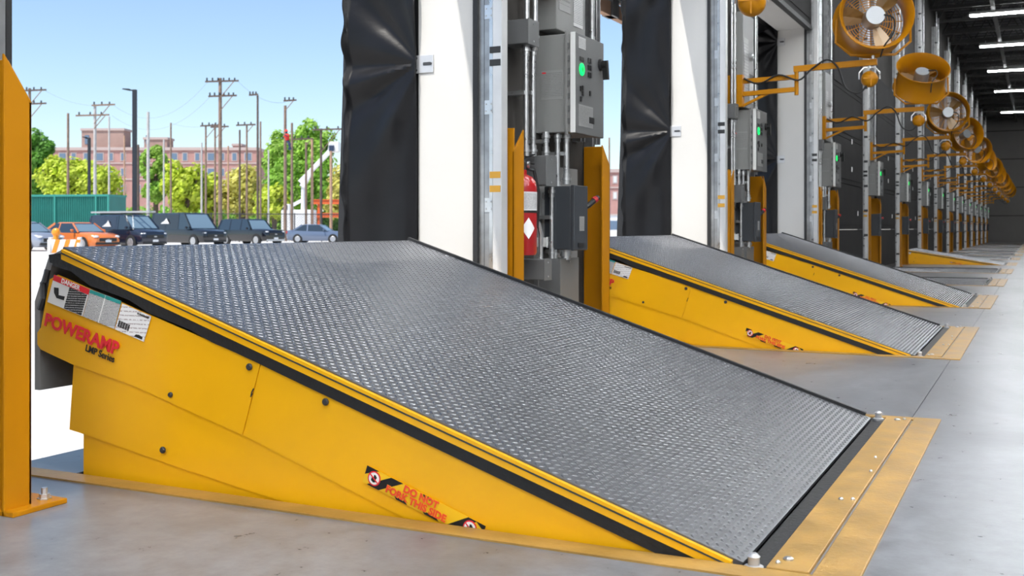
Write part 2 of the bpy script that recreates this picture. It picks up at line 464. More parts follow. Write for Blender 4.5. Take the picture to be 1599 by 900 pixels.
def frame_parts(root):
    # floor frame in yellow paint: two plates behind the hinge and the two pit edges
    pl = MB(); pl.box(.046, .124, -HW - .006, HW + .016, -.01, .007)
    o = pl.build('hinge_plate', 'yellow_floor', root, bevel=.002)
    bo = [(.075, -.82, .010), (.062, -.85, .005), (.115, -.30, .005), (.09, -.31, .006), (.10, .20, .004), (.112, .02, .004), (.085, .84, .010), (.105, .86, .006)]
    for x, y, r in bo:
        MB().lathe([(r, 0), (r, .003), (r * .6, .0055), (.0001, .006)], (x, y, .007), n=10).build('plate_bolt', 'zinc', o)
    f = MB(); f.box(.130, .212, -HW - .07, HW + .062, -.01, .005); f.build('frame_plate', 'yellow_floor', root, bevel=.002)
    f = MB(); f.box(-1.95, .130, -HW - .07, -HW - .008, -.008, .004); f.build('pit_edge', 'yellow_floor', root)
    f = MB(); f.box(-1.95, .130, HW + .018, HW + .062, -.008, .004); f.build('pit_edge', 'yellow_floor', root)
    g = MB(); g.box(.004, .044, -HW, HW + .01, -.04, -.003); g.build('gap_filler', 'rubber', root)
    for y in (-HW + .0, HW - .0):
        b = MB(); b.lathe([(.018, 0), (.018, .006), (.011, .008), (.011, .020), (.0125, .024), (.006, .030), (.0001, .030)], (.022, y, -.003), n=14)
        b.build('hinge_bolt', 'zinc_bright', root, smooth=True)
def decals(root, y):
    yd = y - .0012
    def poly(name, pts, mat, par=root, dy=0.):
        m = MB(); m.prism([(a - HX, b) for a, b in pts], 'y', yd - dy, yd - dy + .0009); return m.build(name, mat, par)
    # warning placard: picture and black text under a red bar
    A, B, Cc, D = (-2.313, .513), (-2.185, .478), (-2.212, .408), (-2.339, .441)
    def q(u, v):
        return tuple(A[i] + (B[i] - A[i]) * u + (D[i] - A[i]) * v + (A[i] - B[i] - D[i] + Cc[i]) * u * v for i in (0, 1))
    pl = poly('warning_placard', [A, B, Cc, D], 'print_white')
    poly('red_header', [q(0, 0), q(1, 0), q(1, .2), q(0, .2)], 'print_red', pl, .0008)
    poly('black_panel', [q(.48, .21), q(.97, .21), q(.97, .98), q(.48, .98)], 'sheet_black', pl, .0008)
    poly('pictogram', [q(.08, .42), q(.2, .38), q(.25, .62), q(.42, .58), q(.42, .72), q(.22, .74), q(.12, .6)], 'print_black', pl, .0008)
    xd = Vector((B[0] - A[0], 0, B[1] - A[1])); up = Vector((A[0] - D[0], 0, A[1] - D[1]))
    c = q(.5, .16)
    text('placard_word', 'DANGER', 'print_white', .017, frameM((c[0] - HX, yd - .0022, c[1]), xd, up), pl, .0004, .0003, 'CENTER')
    A2, B2, C2, D2 = (-2.183, .4775), (-2.076, .451), (-2.101, .380), (-2.210, .4075)
    p2 = poly('instruction_sheet', [A2, B2, C2, D2], 'sheet_white')
    mix = lambda a, b, t: (a[0] + (b[0] - a[0]) * t, a[1] + (b[1] - a[1]) * t)
    poly('teal_header', [A2, B2, mix(B2, C2, .12), mix(A2, D2, .12)], 'print_teal', p2, .0008)
    poly('column_gap', [mix(A2, B2, .485), mix(A2, B2, .515), mix(D2, C2, .515), mix(D2, C2, .485)], 'print_white', p2, .0008)
    A3, B3, C3, D3 = (-2.073, .445), (-1.976, .416), (-2.001, .352), (-2.098, .379)
    p3 = poly('serial_sheet', [A3, B3, C3, D3], 'sheet_sparse')
    def q3(u, v): return mix(mix(A3, B3, u), mix(D3, C3, u), v)
    m = MB()
    for i in range(14):
        u = .06 + i * .028
        m.prism([(a - HX, b) for a, b in (q3(u, .62), q3(u + (.012 if i % 3 else .02), .62), q3(u + (.012 if i % 3 else .02), .86), q3(u, .86))], 'y', yd - .0008, yd)
    plabel(m.build('barcode', 'print_black', p3), 'black barcode')['kind'] = 'stuff'
    c = q3(.56, .14)
    text('sheet_word', 'POWERAMP', 'print_black', .0075, frameM((c[0] - HX, yd - .001, c[1]), xd, up), p3, .0002, .0003)
    poly('sheet_emblem', [q3(.66, .95), q3(.70, .86), q3(.80, .83), q3(.93, .86), q3(.93, .95)], 'print_black', p3, .0008)
    # maker's name
    d1 = Vector((1, 0, -TAN * .78)); u1 = Vector((.30, 0, 1))
    t = text('maker_name', 'POWERAMP', 'print_red', .0465, frameM((-2.352 - HX, yd - .0004, .381), d1, u1), root, .0016, .0006, sx=1.07); plabel(t, 'large red block lettering')
    t = text('series_name', 'LMP Series', 'print_black', .0245, frameM((-2.202 - HX, yd - .0004, .320), d1, u1), root, .0004, .0006, sx=.95); plabel(t, 'small black lettering')
    # keep-off tape
    dx = Vector((1.0, 0, -.335)).normalized(); dz = Vector((.335, 0, 1.0)).normalized()
    O = Vector((-1.338 - HX, 0, .108)); LW, HH = .312, .040
    def tp(s, n): p = O + dx * s + dz * n; return (p.x + HX, p.z)
    tape = poly('warning_tape', [tp(0, 0), tp(LW, 0), tp(LW, -HH), tp(0, -HH)], 'print_yellow')
    H1 = -HH
    for pts in ([(0, 0), (.032, 0), (.0, -.020)], [(.012, H1), (.044, H1), (.098, 0), (.066, 0)], [(.150, 0), (.182, 0), (.160, -.012)],
                [(.092, H1), (.122, H1), (.113, -.034), (.085, -.034)], [(.168, H1), (.205, H1), (.196, -.034), (.160, -.034)], [(.222, H1), (.246, H1), (.290, 0), (.268, 0)], [(.288, 0), (.312, 0), (.312, -.014)]):
        poly('black_stripe', [tp(*p) for p in pts], 'print_black', tape, .0006)
    for s in (.026, .279):
        cc = tp(s, -.020)
        ring = [(cc[0] + .0165 * math.cos(t * math.pi / 12), cc[1] + .0165 * math.sin(t * math.pi / 12)) for t in range(24)]
        inn = [(cc[0] + .0135 * math.cos(t * math.pi / 12), cc[1] + .0135 * math.sin(t * math.pi / 12)) for t in range(24)]
        poly('prohibition_ring', ring, 'print_red', tape, .0012); poly('prohibition_disc', inn, 'print_white', tape, .0016)
        k = .0072
        poly('fork_icon', [(cc[0] + a * k, cc[1] + b * k) for a, b in ((-1.1, -.5), (-.3, -1.2), (.5, -1.1), (.7, -.2), (1.1, .3), (.6, 1.1), (.1, 1.2), (-.1, .4), (-.8, .3))], 'print_black', tape, .0020)
        poly('slash', [(cc[0] - .0100, cc[1] + .0085), (cc[0] - .0082, cc[1] + .0103), (cc[0] + .0100, cc[1] - .0085), (cc[0] + .0082, cc[1] - .0103)], 'print_red', tape, .0024)
    for body, s, nn, sz in (('DO NOT', .104, -.0145, .0215), ('FORK THIS SIDE', .062, -.0335, .0215)):
        p = tp(s, nn)
        b = text('tape_outline', body, 'print_yellow', sz, frameM((p[0] - HX, yd - .0022, p[1]), dx, dz), tape, .0014, .0003, sx=1.06)
        text('tape_lettering', body, 'print_orange_red', sz, frameM((p[0] - HX, yd - .0030, p[1]), dx, dz), tape, .0010, .0003, sx=1.04)

def make_leveler():
    root = empty('dock_leveler')
    deck_parts(root, ANG); frame_parts(root)
    X = lambda x: x - HX
    sideA = [(-2.335, .505), (-2.300, .5135), (-2.29, .5115), (-.635, -.022), (-1.175, -.022), (-1.254, .004), (-1.698, .143), (-2.055, .243), (-2.251, .281), (-2.368, .314), (-2.381, .327), (-2.381, .358), (-2.372, .366)]
    top = lambda x: TAN * (HX - x)
    for sgn in (-1, 1):
        y = sgn * (HW - .004); t = .003 * sgn
        # three telescoping skirt plates
        A1 = [(-2.335, .500), (-2.305, .513), (-1.640, top(-1.640) - .052), (-1.694, .145), (-2.055, .243), (-2.251, .281), (-2.368, .314), (-2.381, .327), (-2.381, .358), (-2.368, .372)]
        A2 = [(-1.637, top(-1.637) - .052), (-.66, top(-.66) - .052), (-.66, -.03), (-1.15, -.03), (-1.691, .144)]
        B = [(-2.251, .300), (-2.268, .110), (-2.233, .105), (-1.892, .047), (-1.40, -.03), (-1.0, -.03), (-1.45, .24), (-1.60, .32), (-1.75, .33)]
        Cc = [(-2.222, .15), (-2.222, -.03), (-1.1, -.03), (-1.7, .12)]
        for nm, poly, off in (('skirt_plate', A1, 0), ('skirt_plate', A2, -.0006), ('skirt_plate', B, -.0045), ('skirt_plate', Cc, -.009)):
            m = MB(); yy = y + off * sgn
            m.prism([(X(a), b) for a, b in poly], 'y', yy, yy - t); m.build(nm, 'yellow', root)
        # edge: yellow angle, thin steel shim, black rubber seal
        def strip(name, d0, d1, ya, yb, mat, xa=-2.285, xb=-.52, wob=0.):
            m = MB(); N = 26
            up = []; lo = []
            for i in range(N + 1):
                x = xa + (xb - xa) * i / N
                wv = wob * math.sin(i * 2.1) * max(0, 1 - i / 11)
                up.append((X(x), top(x) - d0)); lo.append((X(x), max(-.03, top(x) - d1 + wv)))
            m.prism(up + lo[::-1], 'y', ya, yb); return m.build(name, mat, root)
        strip('edge_angle', .000, .0265, y + .007 * sgn, y - .012 * sgn, 'yellow')
        strip('edge_shim', .008, .0115, y + .0085 * sgn, y + .007 * sgn, 'steel_dark')
        strip('edge_seal', .0262, .054, y + .0045 * sgn, y - .01 * sgn, 'rubber', -2.32, -.565, .009)
    yb = -(HW - .004)
    for x, z, r in ((-1.669, .308, .0085), (-1.913, .226, .0065), (-1.451, .241, .0085), (-1.938, .088, .0085)):
        MB().lathe([(r, 0), (r, .003), (r * .75, .006), (.0001, .0065)], (X(x), yb - .003, z), (0, -1, 0), 12).build('skirt_bolt', 'steel_dark', root)
    MB().tube([(X(-1.656), yb - .004, .258), (X(-1.660), yb - .006, .250), (X(-1.664), yb - .005, .238), (X(-1.660), yb - .004, .246)], .0016, 6).build('wire_clip', 'black_plastic', root)
    # hanging lip at the outer end
    li = MB(); li.prism([(X(-2.285), .583), (X(-2.345), .560), (X(-2.398), .44), (X(-2.398), .205), (X(-2.378), .205), (X(-2.378), .44), (X(-2.33), .545), (X(-2.285), .565)], 'y', -HW + .01, HW - .01)
    li.build('lip', 'lip_steel', root)
    li = MB(); li.cyl((X(-2.30), -HW + .0, .548), (X(-2.30), HW, .548), .012, n=10); li.build('lip_hinge', 'steel_dark', root)
    h = MB(); h.tube([(X(-2.345), -HW + .006, .525), (X(-2.352), -HW + .004, .495), (X(-2.362), -HW + .006, .49), (X(-2.358), -HW + .004, .45), (X(-2.372), -HW + .005, .42)], .008, 6); h.build('lip_bracket', 'steel_dark', root)
    rp = MB(); rp.prism([(X(-2.335), .565), (X(-2.27), .572), (X(-2.20), .535), (X(-2.21), .505), (X(-2.26), .53), (X(-2.33), .545)], 'y', -HW + .0, -HW + .03); rp.build('seal_end', 'rubber', root)
    # lifting arms underneath
    for y in (-.35, .35):
        MB().bar((-.35, y, -.3), (-1.25, y, .33), .05, .08).build('lift_arm', 'steel_dark', root)
    decals(root, -(HW - .004) - .003)
    return root
def make_flat_leveler():
    root = empty('dock_leveler')
    deck_parts(root, 0); frame_parts(root)
    MB().box(-1.80, -.01, -HW - .006, -HW + .006, -.03, .003).build('edge_seal', 'rubber', root)
    MB().box(-1.80, -.01, HW - .006, HW + .010, -.03, .003).build('edge_seal', 'rubber', root)
    return root
lev = make_leveler(); flat = None
RAISED = (0, 1, 2, 5)
for k in range(ND):
    if k in RAISED: o = lev if k == 0 else copy_tree(lev)
    else:
        if flat is None: flat = make_flat_leveler(); o = flat
        else: o = copy_tree(flat)
    o.location = (HX + hx_shift(k), YC + k * P, 0)
    if k == 5: o.scale.z = .5
    lab = {0: 'large yellow dock leveler ramp with diamond plate deck, nearest and fully in view', 1: 'raised yellow dock leveler ramp, second from the viewer, behind the nearest one',
           2: 'raised yellow dock leveler ramp, third from the viewer, its decals partly hidden', 5: 'small half raised yellow dock leveler far down the row'}.get(k)
    tag(o, lab or '%s dock leveler along the wall, lowered flush with the floor' % ORD[k], 'dock leveler', 'dock levelers along the wall')

# ------------------------------------------------------------------ guard posts
def make_guard(side, h, cx=.042):
    # side -1: left guard (plate first seen), side 1: right guard; origin = outer corner on the floor
    r = empty('guard_post'); D = .145; W = .072 if cx > .05 else .102; t = .008
    s = side
    ch = .10
    pl = MB(); pl.prism([(-D, .0), (0, .0), (0, h - ch), (-cx, h), (-D, h)] if s > 0 else [(-D, 0), (0, 0), (0, h), (-.035, h), (-D, h - .05)], 'y', 0, -t * s)
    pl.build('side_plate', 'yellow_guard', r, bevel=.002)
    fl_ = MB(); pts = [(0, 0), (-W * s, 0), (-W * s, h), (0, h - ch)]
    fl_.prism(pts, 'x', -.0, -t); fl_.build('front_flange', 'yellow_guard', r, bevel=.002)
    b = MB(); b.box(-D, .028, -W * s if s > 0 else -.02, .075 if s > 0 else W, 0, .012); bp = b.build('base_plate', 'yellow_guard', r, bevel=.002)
    for yy in ((.045,) if s > 0 else (.045,)):
        m = MB(); m.lathe([(.016, 0), (.016, .003), (.012, .003), (.012, .012), (.007, .012), (.007, .026), (.0001, .026)], (-.012, yy if s > 0 else .03, .012), n=6)
        m.build('anchor_bolt', 'zinc', r)
    return r
GX = -2.042
gl = make_guard(-1, 1.07); gr = make_guard(1, 1.07); gr0 = make_guard(1, 1.02, .075)
gl.location = (GX, 4.203, 0); gr.location = (GX, 5.365, 0); gr0.location = (GX, 1.712, 0)
tag(gr0, 'yellow steel guard post cut off by the left edge of the picture', 'guard post', 'yellow guard posts')
tag(gl, 'yellow guard post left of the fire extinguisher, top sloping', 'guard post', 'yellow guard posts')
tag(gr, 'yellow guard post behind the dark grey switch at the nearest wall pier', 'guard post', 'yellow guard posts')
for p in range(1, ND):
    a = copy_tree(gl); a.location.y += p * P; b = copy_tree(gr); b.location.y += p * P
    tag(a, 'yellow left guard post of the pier beyond the %s dock' % ORD[p], 'guard post', 'yellow guard posts')
    tag(b, 'yellow right guard post of the pier beyond the %s dock' % ORD[p], 'guard post', 'yellow guard posts')

# ------------------------------------------------------------------ doors and tracks
def make_track(lod):
    r = empty('door_track'); H = 5.2
    # far side of an opening: origin on the inner wall corner, -y faces the viewer
    MB().box(.0, .022, -.012, .05, 0, ZT).build('edge_seal', 'rubber', r)
    MB().box(.022, .046, .004, .012, 0, H).build('jamb_angle', 'track_steel', r)
    MB().box(.046, .050, .004, .05, 0, H).build('jamb_lip', 'steel_dark', r)
    MB().prism([(.050, .002), (.074, .002), (.074, .03), (.070, .03), (.070, .008), (.054, .008), (.054, .03), (.050, .03)], 'z', 0, H).build('roller_channel', 'track_steel', r)
    MB().box(.074, .090, .0, .006, 0, H).build('track_flange', 'zinc', r)
    MB().box(.090, .093, .006, .03, 0, H).build('groove', 'steel_dark', r)
    cv = MB(); cv.box(.093, .132, -.004, .004, 0, H); cv.box(.132, .136, -.006, .05, 0, H); c = cv.build('track_cover', 'track_white', r)
    for z, m in ((1.40, 'tape_black'), (1.345, 'tape_black'), (.864, 'tape_yellow'), (.804, 'tape_yellow')):
        MB().box(.078, .130, -.0055, -.0035, z - .014, z + .014).build('tape_mark', m, c)
    if lod:
        for z in (.35, .72, 1.14, 1.55, 1.9, 2.4, 3.0, 3.7):
            m = MB()
            for x in (.058, .082):
                for dz in (0, .03): m.lathe([(.005, 0), (.005, .004), (.0001, .005)], (x, -.0, z + dz), (0, -1, 0), 8)
            m.box(.052, .088, -.002, .002, z - .015, z + .045)
            m.build('track_bracket', 'zinc', r)
    else:
        for z in [i * .33 + .2 for i in range(15)]:
            MB().box(.085, .135, -.010, -.004, z, z + .03).build('track_bracket', 'steel_dark', r)
    return r
tr0 = make_track(True); tr1 = make_track(False); used0 = used1 = False
for k in range(ND):
    if k < 3: o = tr0 if not used0 else copy_tree(tr0); used0 = True
    else: o = tr1 if not used1 else copy_tree(tr1); used1 = True
    o.location = (XI, Y1 + k * P, 0)
    tag(o, 'galvanised door track with pale cover strip on the far side of the %s dock opening' % ORD[k], 'door track', 'vertical door tracks')
def make_near_track():
    r = empty('door_track')
    MB().box(0, .05, -.016, 0, 0, 5.2).build('edge_seal', 'rubber', r)
    MB().prism([(.0, -.040), (.05, -.040), (.05, -.034), (.006, -.034), (.006, -.016), (0, -.016)], 'z', 0, 5.2).build('jamb_angle', 'track_steel', r)
    MB().box(.044, .050, -.034, -.018, 0, 5.2).build('roller_channel', 'zinc', r)
    return r
nt = make_near_track()
for k in range(ND):
    o = nt if k == 0 else copy_tree(nt)
    o.location = (XI, Y0 + k * P, 0)
    tag(o, 'galvanised door track on the near side of the %s dock opening' % ORD[k], 'door track', 'vertical door tracks')
def make_door(zb, nsec):
    r = bpy.data.objects.new('door', None); C.objects.link(r)
    for i in range(nsec):
        m = MB(); z = zb + i * .56
        m.box(.030, .072, .02, Y1 - Y0 - .02, z + .003, z + .557)
        m.box(.072, .078, .06, Y1 - Y0 - .06, z + .06, z + .50)
        m.build('door_section', 'door_panel', r)
    MB().box(.025, .08, .02, Y1 - Y0 - .02, zb - .045, zb).build('bottom_seal', 'rubber', r)
    if zb < 1:
        for i, z in enumerate((1.35, .8, 1.7)):
            m = MB(); m.box(.078, .081, 1.35 + .5 * (i % 2), 1.41 + .5 * (i % 2), z, z + .06); m.build('notice', 'print_white', r)
    return r
dopen = make_door(ZT + .02, 4); dcl = make_door(.06, 5)
for k in range(ND):
    o = (dopen if k == 0 else copy_tree(dopen)) if k < 3 else (dcl if k == 3 else copy_tree(dcl))
    o.name = 'door_%d' % (k + 1); o.location = (XI, Y0 + k * P, 0); o['kind'] = 'structure'

# ------------------------------------------------------------------ dock seals: folded vinyl curtains beside the openings
def make_curtain():
    r = empty('dock_curtain'); Wd = .375; zb, zt = -1.0, 2.9
    NX, NZ = 60, 330; m = MB(); px, pz = .02, 1.362
    g = []
    for j in range(NZ + 1):
        z = zb + (zt - zb) * j / NZ
        for i in range(NX + 1):
            s = i / NX; x = -s * Wd
            dx = x - px; dz = z - pz; rr = math.hypot(dx * 1.0, dz) + .02; th = math.atan2(dz, -dx)
            f = math.sin(th * 8 + 1.2 * math.sin(th * 3) + .6) * .55 + math.sin(th * 15 + 2) * .18
            amp = .046 * min(1, (rr / .28) ** 1.5) * math.exp(-rr / .60)
            d = f * amp
            d += .010 * math.sin(x * 30 + z * 1.3) * (1 - math.exp(-abs(dz) / .5)) * (.4 + .6 * (1 - s))
            # second pinning higher up
            dz2 = z - 2.6; r2 = math.hypot(dx, dz2) + .02; th2 = math.atan2(dz2, -dx)
            d += .018 * min(1, (r2 / .2) ** 1.3) * math.exp(-r2 / .4) * math.sin(th2 * 11 + 1)
            if s > .93: d -= .02 * (s - .93) / .07
            d += .006 * math.sin(z * 9 + s * 3) * s
            g.append((x + (.006 * math.sin(z * 21) + .005 * math.sin(z * 37)) * (s > .97), -.02 + d, z))
    o = len(g)
    fs = []
    for j in range(NZ):
        for i in range(NX):
            a = j * (NX + 1) + i; fs.append((a, a + 1, a + NX + 2, a + NX + 1))
    m.add(g, fs)
    c = m.build('curtain', 'vinyl', r, smooth=True)
    s = c.modifiers.new('thick', 'SOLIDIFY'); s.thickness = .006
    b = MB(); b.prism([(.0, .02), (-.36, .03), (-.37, .20), (.0, .22)], 'z', zb, zt); b.build('foam_pad', 'rubber', r)
    f = MB(); f.prism([(-Wd + .01, zb), (-Wd - .075, zb), (-Wd - .058, .6), (-Wd - .03, 1.3), (-Wd - .012, 2.2), (-Wd + .01, 2.9)], 'y', .0, .10); f.build('wear_flap', 'rubber', r)
    return r
def make_bracket():
    r = empty('curtain_bracket')
    m = MB(); m.box(-.022, .078, -.006, 0, -.040, .040); m.build('plate', 'zinc_bright', r, bevel=.002)
    MB().prism([(.028, -.007), (.064, -.007), (.066, 0), (.064, .007), (.028, .007), (.026, 0)], 'y', -.0075, -.0055).build('slot', 'steel_dark', r)
    for x, z in ((-.008, .028), (-.008, -.026), (.066, .0)):
        MB().lathe([(.006, 0), (.006, .004), (.0001, .005)], (x, -.006, z), (0, -1, 0), 8).build('bolt', 'steel_dark', r)
    return r
cu = make_curtain(); br = make_bracket()
nb = 0
for k in range(0, 4):
    o = cu if k == 0 else copy_tree(cu); o.location = (XO, Y1 + k * P, 0)
    tag(o, 'wrinkled black vinyl curtain outside the far side of the %s dock opening' % ORD[k], 'dock curtain', 'black dock seal curtains')
    if k < 3:
        for z, w_ in ((1.362, 'beside the curtain folds'), (2.60, 'high under the door head')):
            if z > 2 and k < 2: continue
            b = br if nb == 0 else copy_tree(br); nb += 1
            b.location = (XO, Y1 + k * P, z)
            tag(b, 'small bright steel bracket %s at the %s dock' % (w_, ORD[k]), 'bracket', 'steel curtain brackets')
for k in range(0, 4):                         # near side curtains, pads seen edge on
    b = MB(); b.prism([(0, .0), (-.36, -.01), (-.37, -.18), (0, -.2)], 'z', -1.0, 2.9)
    o = b.build('dock_curtain', 'vinyl'); o.location = (XO, Y0 + k * P, 0)
    tag(o, 'black foam dock seal pad outside the near side of the %s dock opening' % ORD[k], 'dock curtain', 'black dock seal pads')
# shelter head over the third dock
r = empty('shelter_head', (XO, Y0 + 2 * P, 2.45))
MB().bar((-.83, -.75, .06), (-.83, 2.6, .06), .06, .12).build('front_beam', 'wood_tan', r)
MB().bar((-.80, -.75, .16), (-.80, 2.6, .16), .03, .05).build('front_rail', 'pole_pale', r)
MB().box(-.88, -.78, -.45, -.30, .0, .15).build('lamp_block', 'box_grey', r)
m = MB(); g = []; N = 30
for i in range(N + 1):
    y = -.75 + 3.35 * i / N
    for x, z in ((-.78, .17), (-.6, .16 + .03 * math.sin(i * 1.7)), (-.35, .22 + .05 * math.sin(i * 1.1 + 1)), (-.1, .3), (-.005, .5)): g.append((x, y, z))
m.add(g, [(i * 5 + j, i * 5 + j + 1, i * 5 + j + 6, i * 5 + j + 5) for i in range(N) for j in range(4)])
c = m.build('head_fabric', 'vinyl', r, smooth=True); s_ = c.modifiers.new('t', 'SOLIDIFY'); s_.thickness = .01
tag(r, 'dark fabric shelter head with pale front beam outside the third dock', 'dock shelter')

# ------------------------------------------------------------------ the wall piers: boxes, conduits, extinguisher (first pier measured, others copied)
def pY(u, x=-2.10): return onX(u, 300, x)[0]
def pZ(u, v, x=-2.10): return onX(u, v, x)[1]
pier = []                                      # (object, category, label template, group, how many piers)
def add(o, cat, lab, grp, n=ND): pier.append((o, cat, lab, grp, n)); return o

# control box
def control_box():
    r = empty('control_box'); xf, y0, y1, z0, z1 = -1.978, 4.757, 5.128, 1.097, 1.568
    r.location = (XI, y0, z0)
    W, Hh, D = y1 - y0, z1 - z0, xf - XI
    MB().box(.0, D - .03, .0, W - .01, 0, Hh).build('enclosure', 'box_light', r, bevel=.003)
    MB().box(D - .055, D - .045, -.012, .0, -.012, Hh + .012).build('flange_lip', 'box_light', r)
    d = MB(); d.box(D - .03, D - .006, -.006, W, -.006, Hh + .006); d = d.build('door', 'box_grey', r, bevel=.004)
    MB().box(D - .029, D - .005, -.010, -.0055, -.004, Hh + .004).build('door_edge', 'white_plastic', d)
    for i in range(7):
        MB().box(D - .048, D - .034, -.008, -.004, .04 + i * .06, .065 + i * .06).build('hinge', 'box_grey', r)
    f = D - .006
    MB().lathe([(.030, 0), (.030, .004), (.026, .006), (.0001, .006)], (f, .075, Hh - .165), (1, 0, 0), 20).build('indicator', 'green_light', d)
    MB().lathe([(.012, 0), (.012, .002), (.0001, .002)], (f + .006, .075, Hh - .165), (1, 0, 0), 14).build('indicator_symbol', 'green_lens', d)
    MB().box(f, f + .003, .05, .10, Hh - .125, Hh - .105).build('indicator_caption', 'print_black', d)
    for (yy, zz) in ((.16, .11), (.185, .11), (.16, .145), (.185, .145), (.16, .18), (.185, .18), (.06, .26), (.085, .255), (.085, .28), (.18, .27), (.06, .31)):
        MB().box(f, f + .006, yy - .008, yy + .008, Hh - zz - .012, Hh - zz + .012).build('push_button', 'black_plastic', d)
    MB().box(f, f + .0015, .035, .125, Hh - .065, Hh - .01).build('name_plate', 'sheet_white', d)
    MB().box(f, f + .0015, .035, .22, Hh - .44, Hh - .335).build('door_notice', 'sheet_grey', d)
    MB().box(f, f + .003, .17, .235, .055, .085).build('lock_plate', 'black_plastic', d)
    h = MB(); h.lathe([(.030, 0), (.030, .012), (.018, .014), (.018, .035), (.0001, .035)], (f, W - .055, Hh - .11), (1, 0, 0), 16)
    h.bar((f + .028, W - .055, Hh - .09), (f + .028, W - .04, Hh - .185), .026, .026, (1, 0, 0)); h.build('switch_handle', 'black_plastic', d)
    s = MB(); s.box(.03, D - .075, -.0012, -.0, .16, .30); s.build('wiring_sheet', 'sheet_grey', r)
    MB().box(.035, .055, -.0022, -.001, .285, .292).build('sheet_mark', 'print_red', r)
    return r
cb = control_box()
add(cb, 'control box', 'light grey control box with glowing green indicator on the {} pier from the viewer', 'grey control boxes')

# upper wiring cabinet behind and above
r = empty('wiring_cabinet', (XI, 4.78, 1.60))
MB().box(.0, .10, .0, .36, 0, .75).build('enclosure', 'box_light', r, bevel=.004)
MB().box(.100, .102, .03, .17, .10, .55).build('wiring_diagram', 'sheet_grey', r)
MB().box(.100, .103, .21, .33, .05, .28).build('rating_label', 'sheet_white', r)
MB().box(.103, .1045, .21, .33, .24, .28).build('label_header', 'print_black', r)
MB().lathe([(.03, 0), (.03, .02), (.015, .03), (.0001, .03)], (.10, .24, .42), (1, 0, 0), 14).build('hub_fitting', 'zinc', r)
add(r, 'cabinet', 'pale wiring cabinet with printed sheets above the control box, {} pier', 'pale wiring cabinets', 3)

def conduit(u, vtop, vbot, x=-2.10, r=.0125, ztop=None, n=ND, which='', cpl=True):
    y = pY(u, x); zt = ztop if ztop else pZ(u, vtop, x); zb = pZ(u, vbot, x)
    e = empty('conduit', (x, y, zb))
    MB().cyl((0, 0, 0), (0, 0, zt - zb), r, n=12).build('pipe', 'zinc', e, smooth=True)
    if cpl:
        c = MB(); c.lathe([(r * 1.35, 0), (r * 1.35, .018), (r * 1.7, .019), (r * 1.7, .03), (r * 1.3, .031), (r * 1.3, .05), (r, .051)], (0, 0, 0), n=12); c.build('coupling', 'zinc', e, smooth=True)
        if not ztop:
            c = MB(); c.lathe([(r * 1.3, -.05), (r * 1.3, -.031), (r * 1.7, -.03), (r * 1.7, -.016), (r * 1.35, -.015), (r * 1.35, 0)], (0, 0, zt - zb), n=12); c.build('coupling', 'zinc', e, smooth=True)
        st = MB(); st.box(XI - x, 0, -.02, .02, (zt - zb) * .55, (zt - zb) * .55 + .018); st.build('strap', 'zinc', e)
    add(e, 'conduit', 'galvanised conduit pipe %s, {} pier' % which, 'galvanised conduit pipes', n); return e
conduit(823, 0, 66, ztop=5.6, which='rising to the roof, left one of the pair')
conduit(836, 0, 66, ztop=5.6, which='rising to the roof, right one of the pair')
conduit(822, 70, 244, n=3, which='between the upper and middle junction boxes, left')
conduit(833, 70, 244, n=3, which='between the upper and middle junction boxes, right')
conduit(853, 206, 246, n=3, which='short piece under the control box, leftmost')
conduit(871, 206, 300, n=3, which='under the control box, middle')
conduit(885, 206, 288, x=-2.07, r=.014, n=3, which='from control box down to the dark switch')
conduit(862, 292, 404, n=3, r=.010, which='thin, left of the dark switch')
conduit(867, 292, 404, n=3, r=.010, which='thin, right of its twin beside the dark switch')
conduit(884, 388, 406, x=-2.06, r=.016, n=3, which='stub below the dark switch')
conduit(925, 0, 72, x=-2.12, ztop=5.6, which='rising behind the control box')
# strut channels behind
for u, wch in ((912, 'left'), (936, 'right')):
    y = pY(u, -2.14); e = empty('strut_channel', (XI, y, 1.09)); MB().prism([(0, -.03), (.05, -.03), (.05, -.02), (.01, -.02), (.01, .02), (.05, .02), (.05, .03), (0, .03)], 'z', 0, 4.4).build('channel', 'track_steel', e)
    m = MB(); [m.box(.05, .053, -.008, .008, 1.0 + i * .12, 1.05 + i * .12) for i in range(20)]; m.build('slots', 'steel_dark', e)['kind'] = 'stuff'
    add(e, 'strut', 'galvanised strut channel behind the control box, %s one, {} pier' % wch, 'galvanised strut channels')
def jbox(name, u0, u1, v0, v1, xf, mat, lab, n=3, seam=True):
    y0, y1 = pY(u0, xf), pY(u1, xf); z1, z0 = pZ((u0 + u1) / 2, v0, xf), pZ((u0 + u1) / 2, v1, xf)
    e = empty(name, (XI, y0, z0))
    MB().box(0, xf - XI - .004, 0, y1 - y0, 0, z1 - z0).build('body', mat, e, bevel=.003)
    MB().box(xf - XI - .004, xf - XI, -.003, y1 - y0 + .003, -.003, z1 - z0 + .003).build('cover', mat, e, bevel=.001)
    m = MB()
    for zz in (.015, z1 - z0 - .015): m.lathe([(.004, 0), (.004, .002), (.0001, .003)], (xf - XI, (y1 - y0) / 2, zz), (1, 0, 0), 8)
    m.build('cover_screws', 'zinc', e)['kind'] = 'stuff'
    add(e, 'junction box', lab, 'grey electrical boxes', n); return e
jbox('junction_box', 826, 842, 32, 70, -2.06, 'box_grey', 'small grey junction box on the paired pipes left of the control box, {} pier')
jbox('junction_box', 854, 869, 244, 290, -2.06, 'box_grey', 'square grey junction box above the extinguisher, {} pier')
jbox('junction_box', 851, 862, 405, 437, -2.04, 'box_grey', 'small grey junction box below the extinguisher, {} pier')
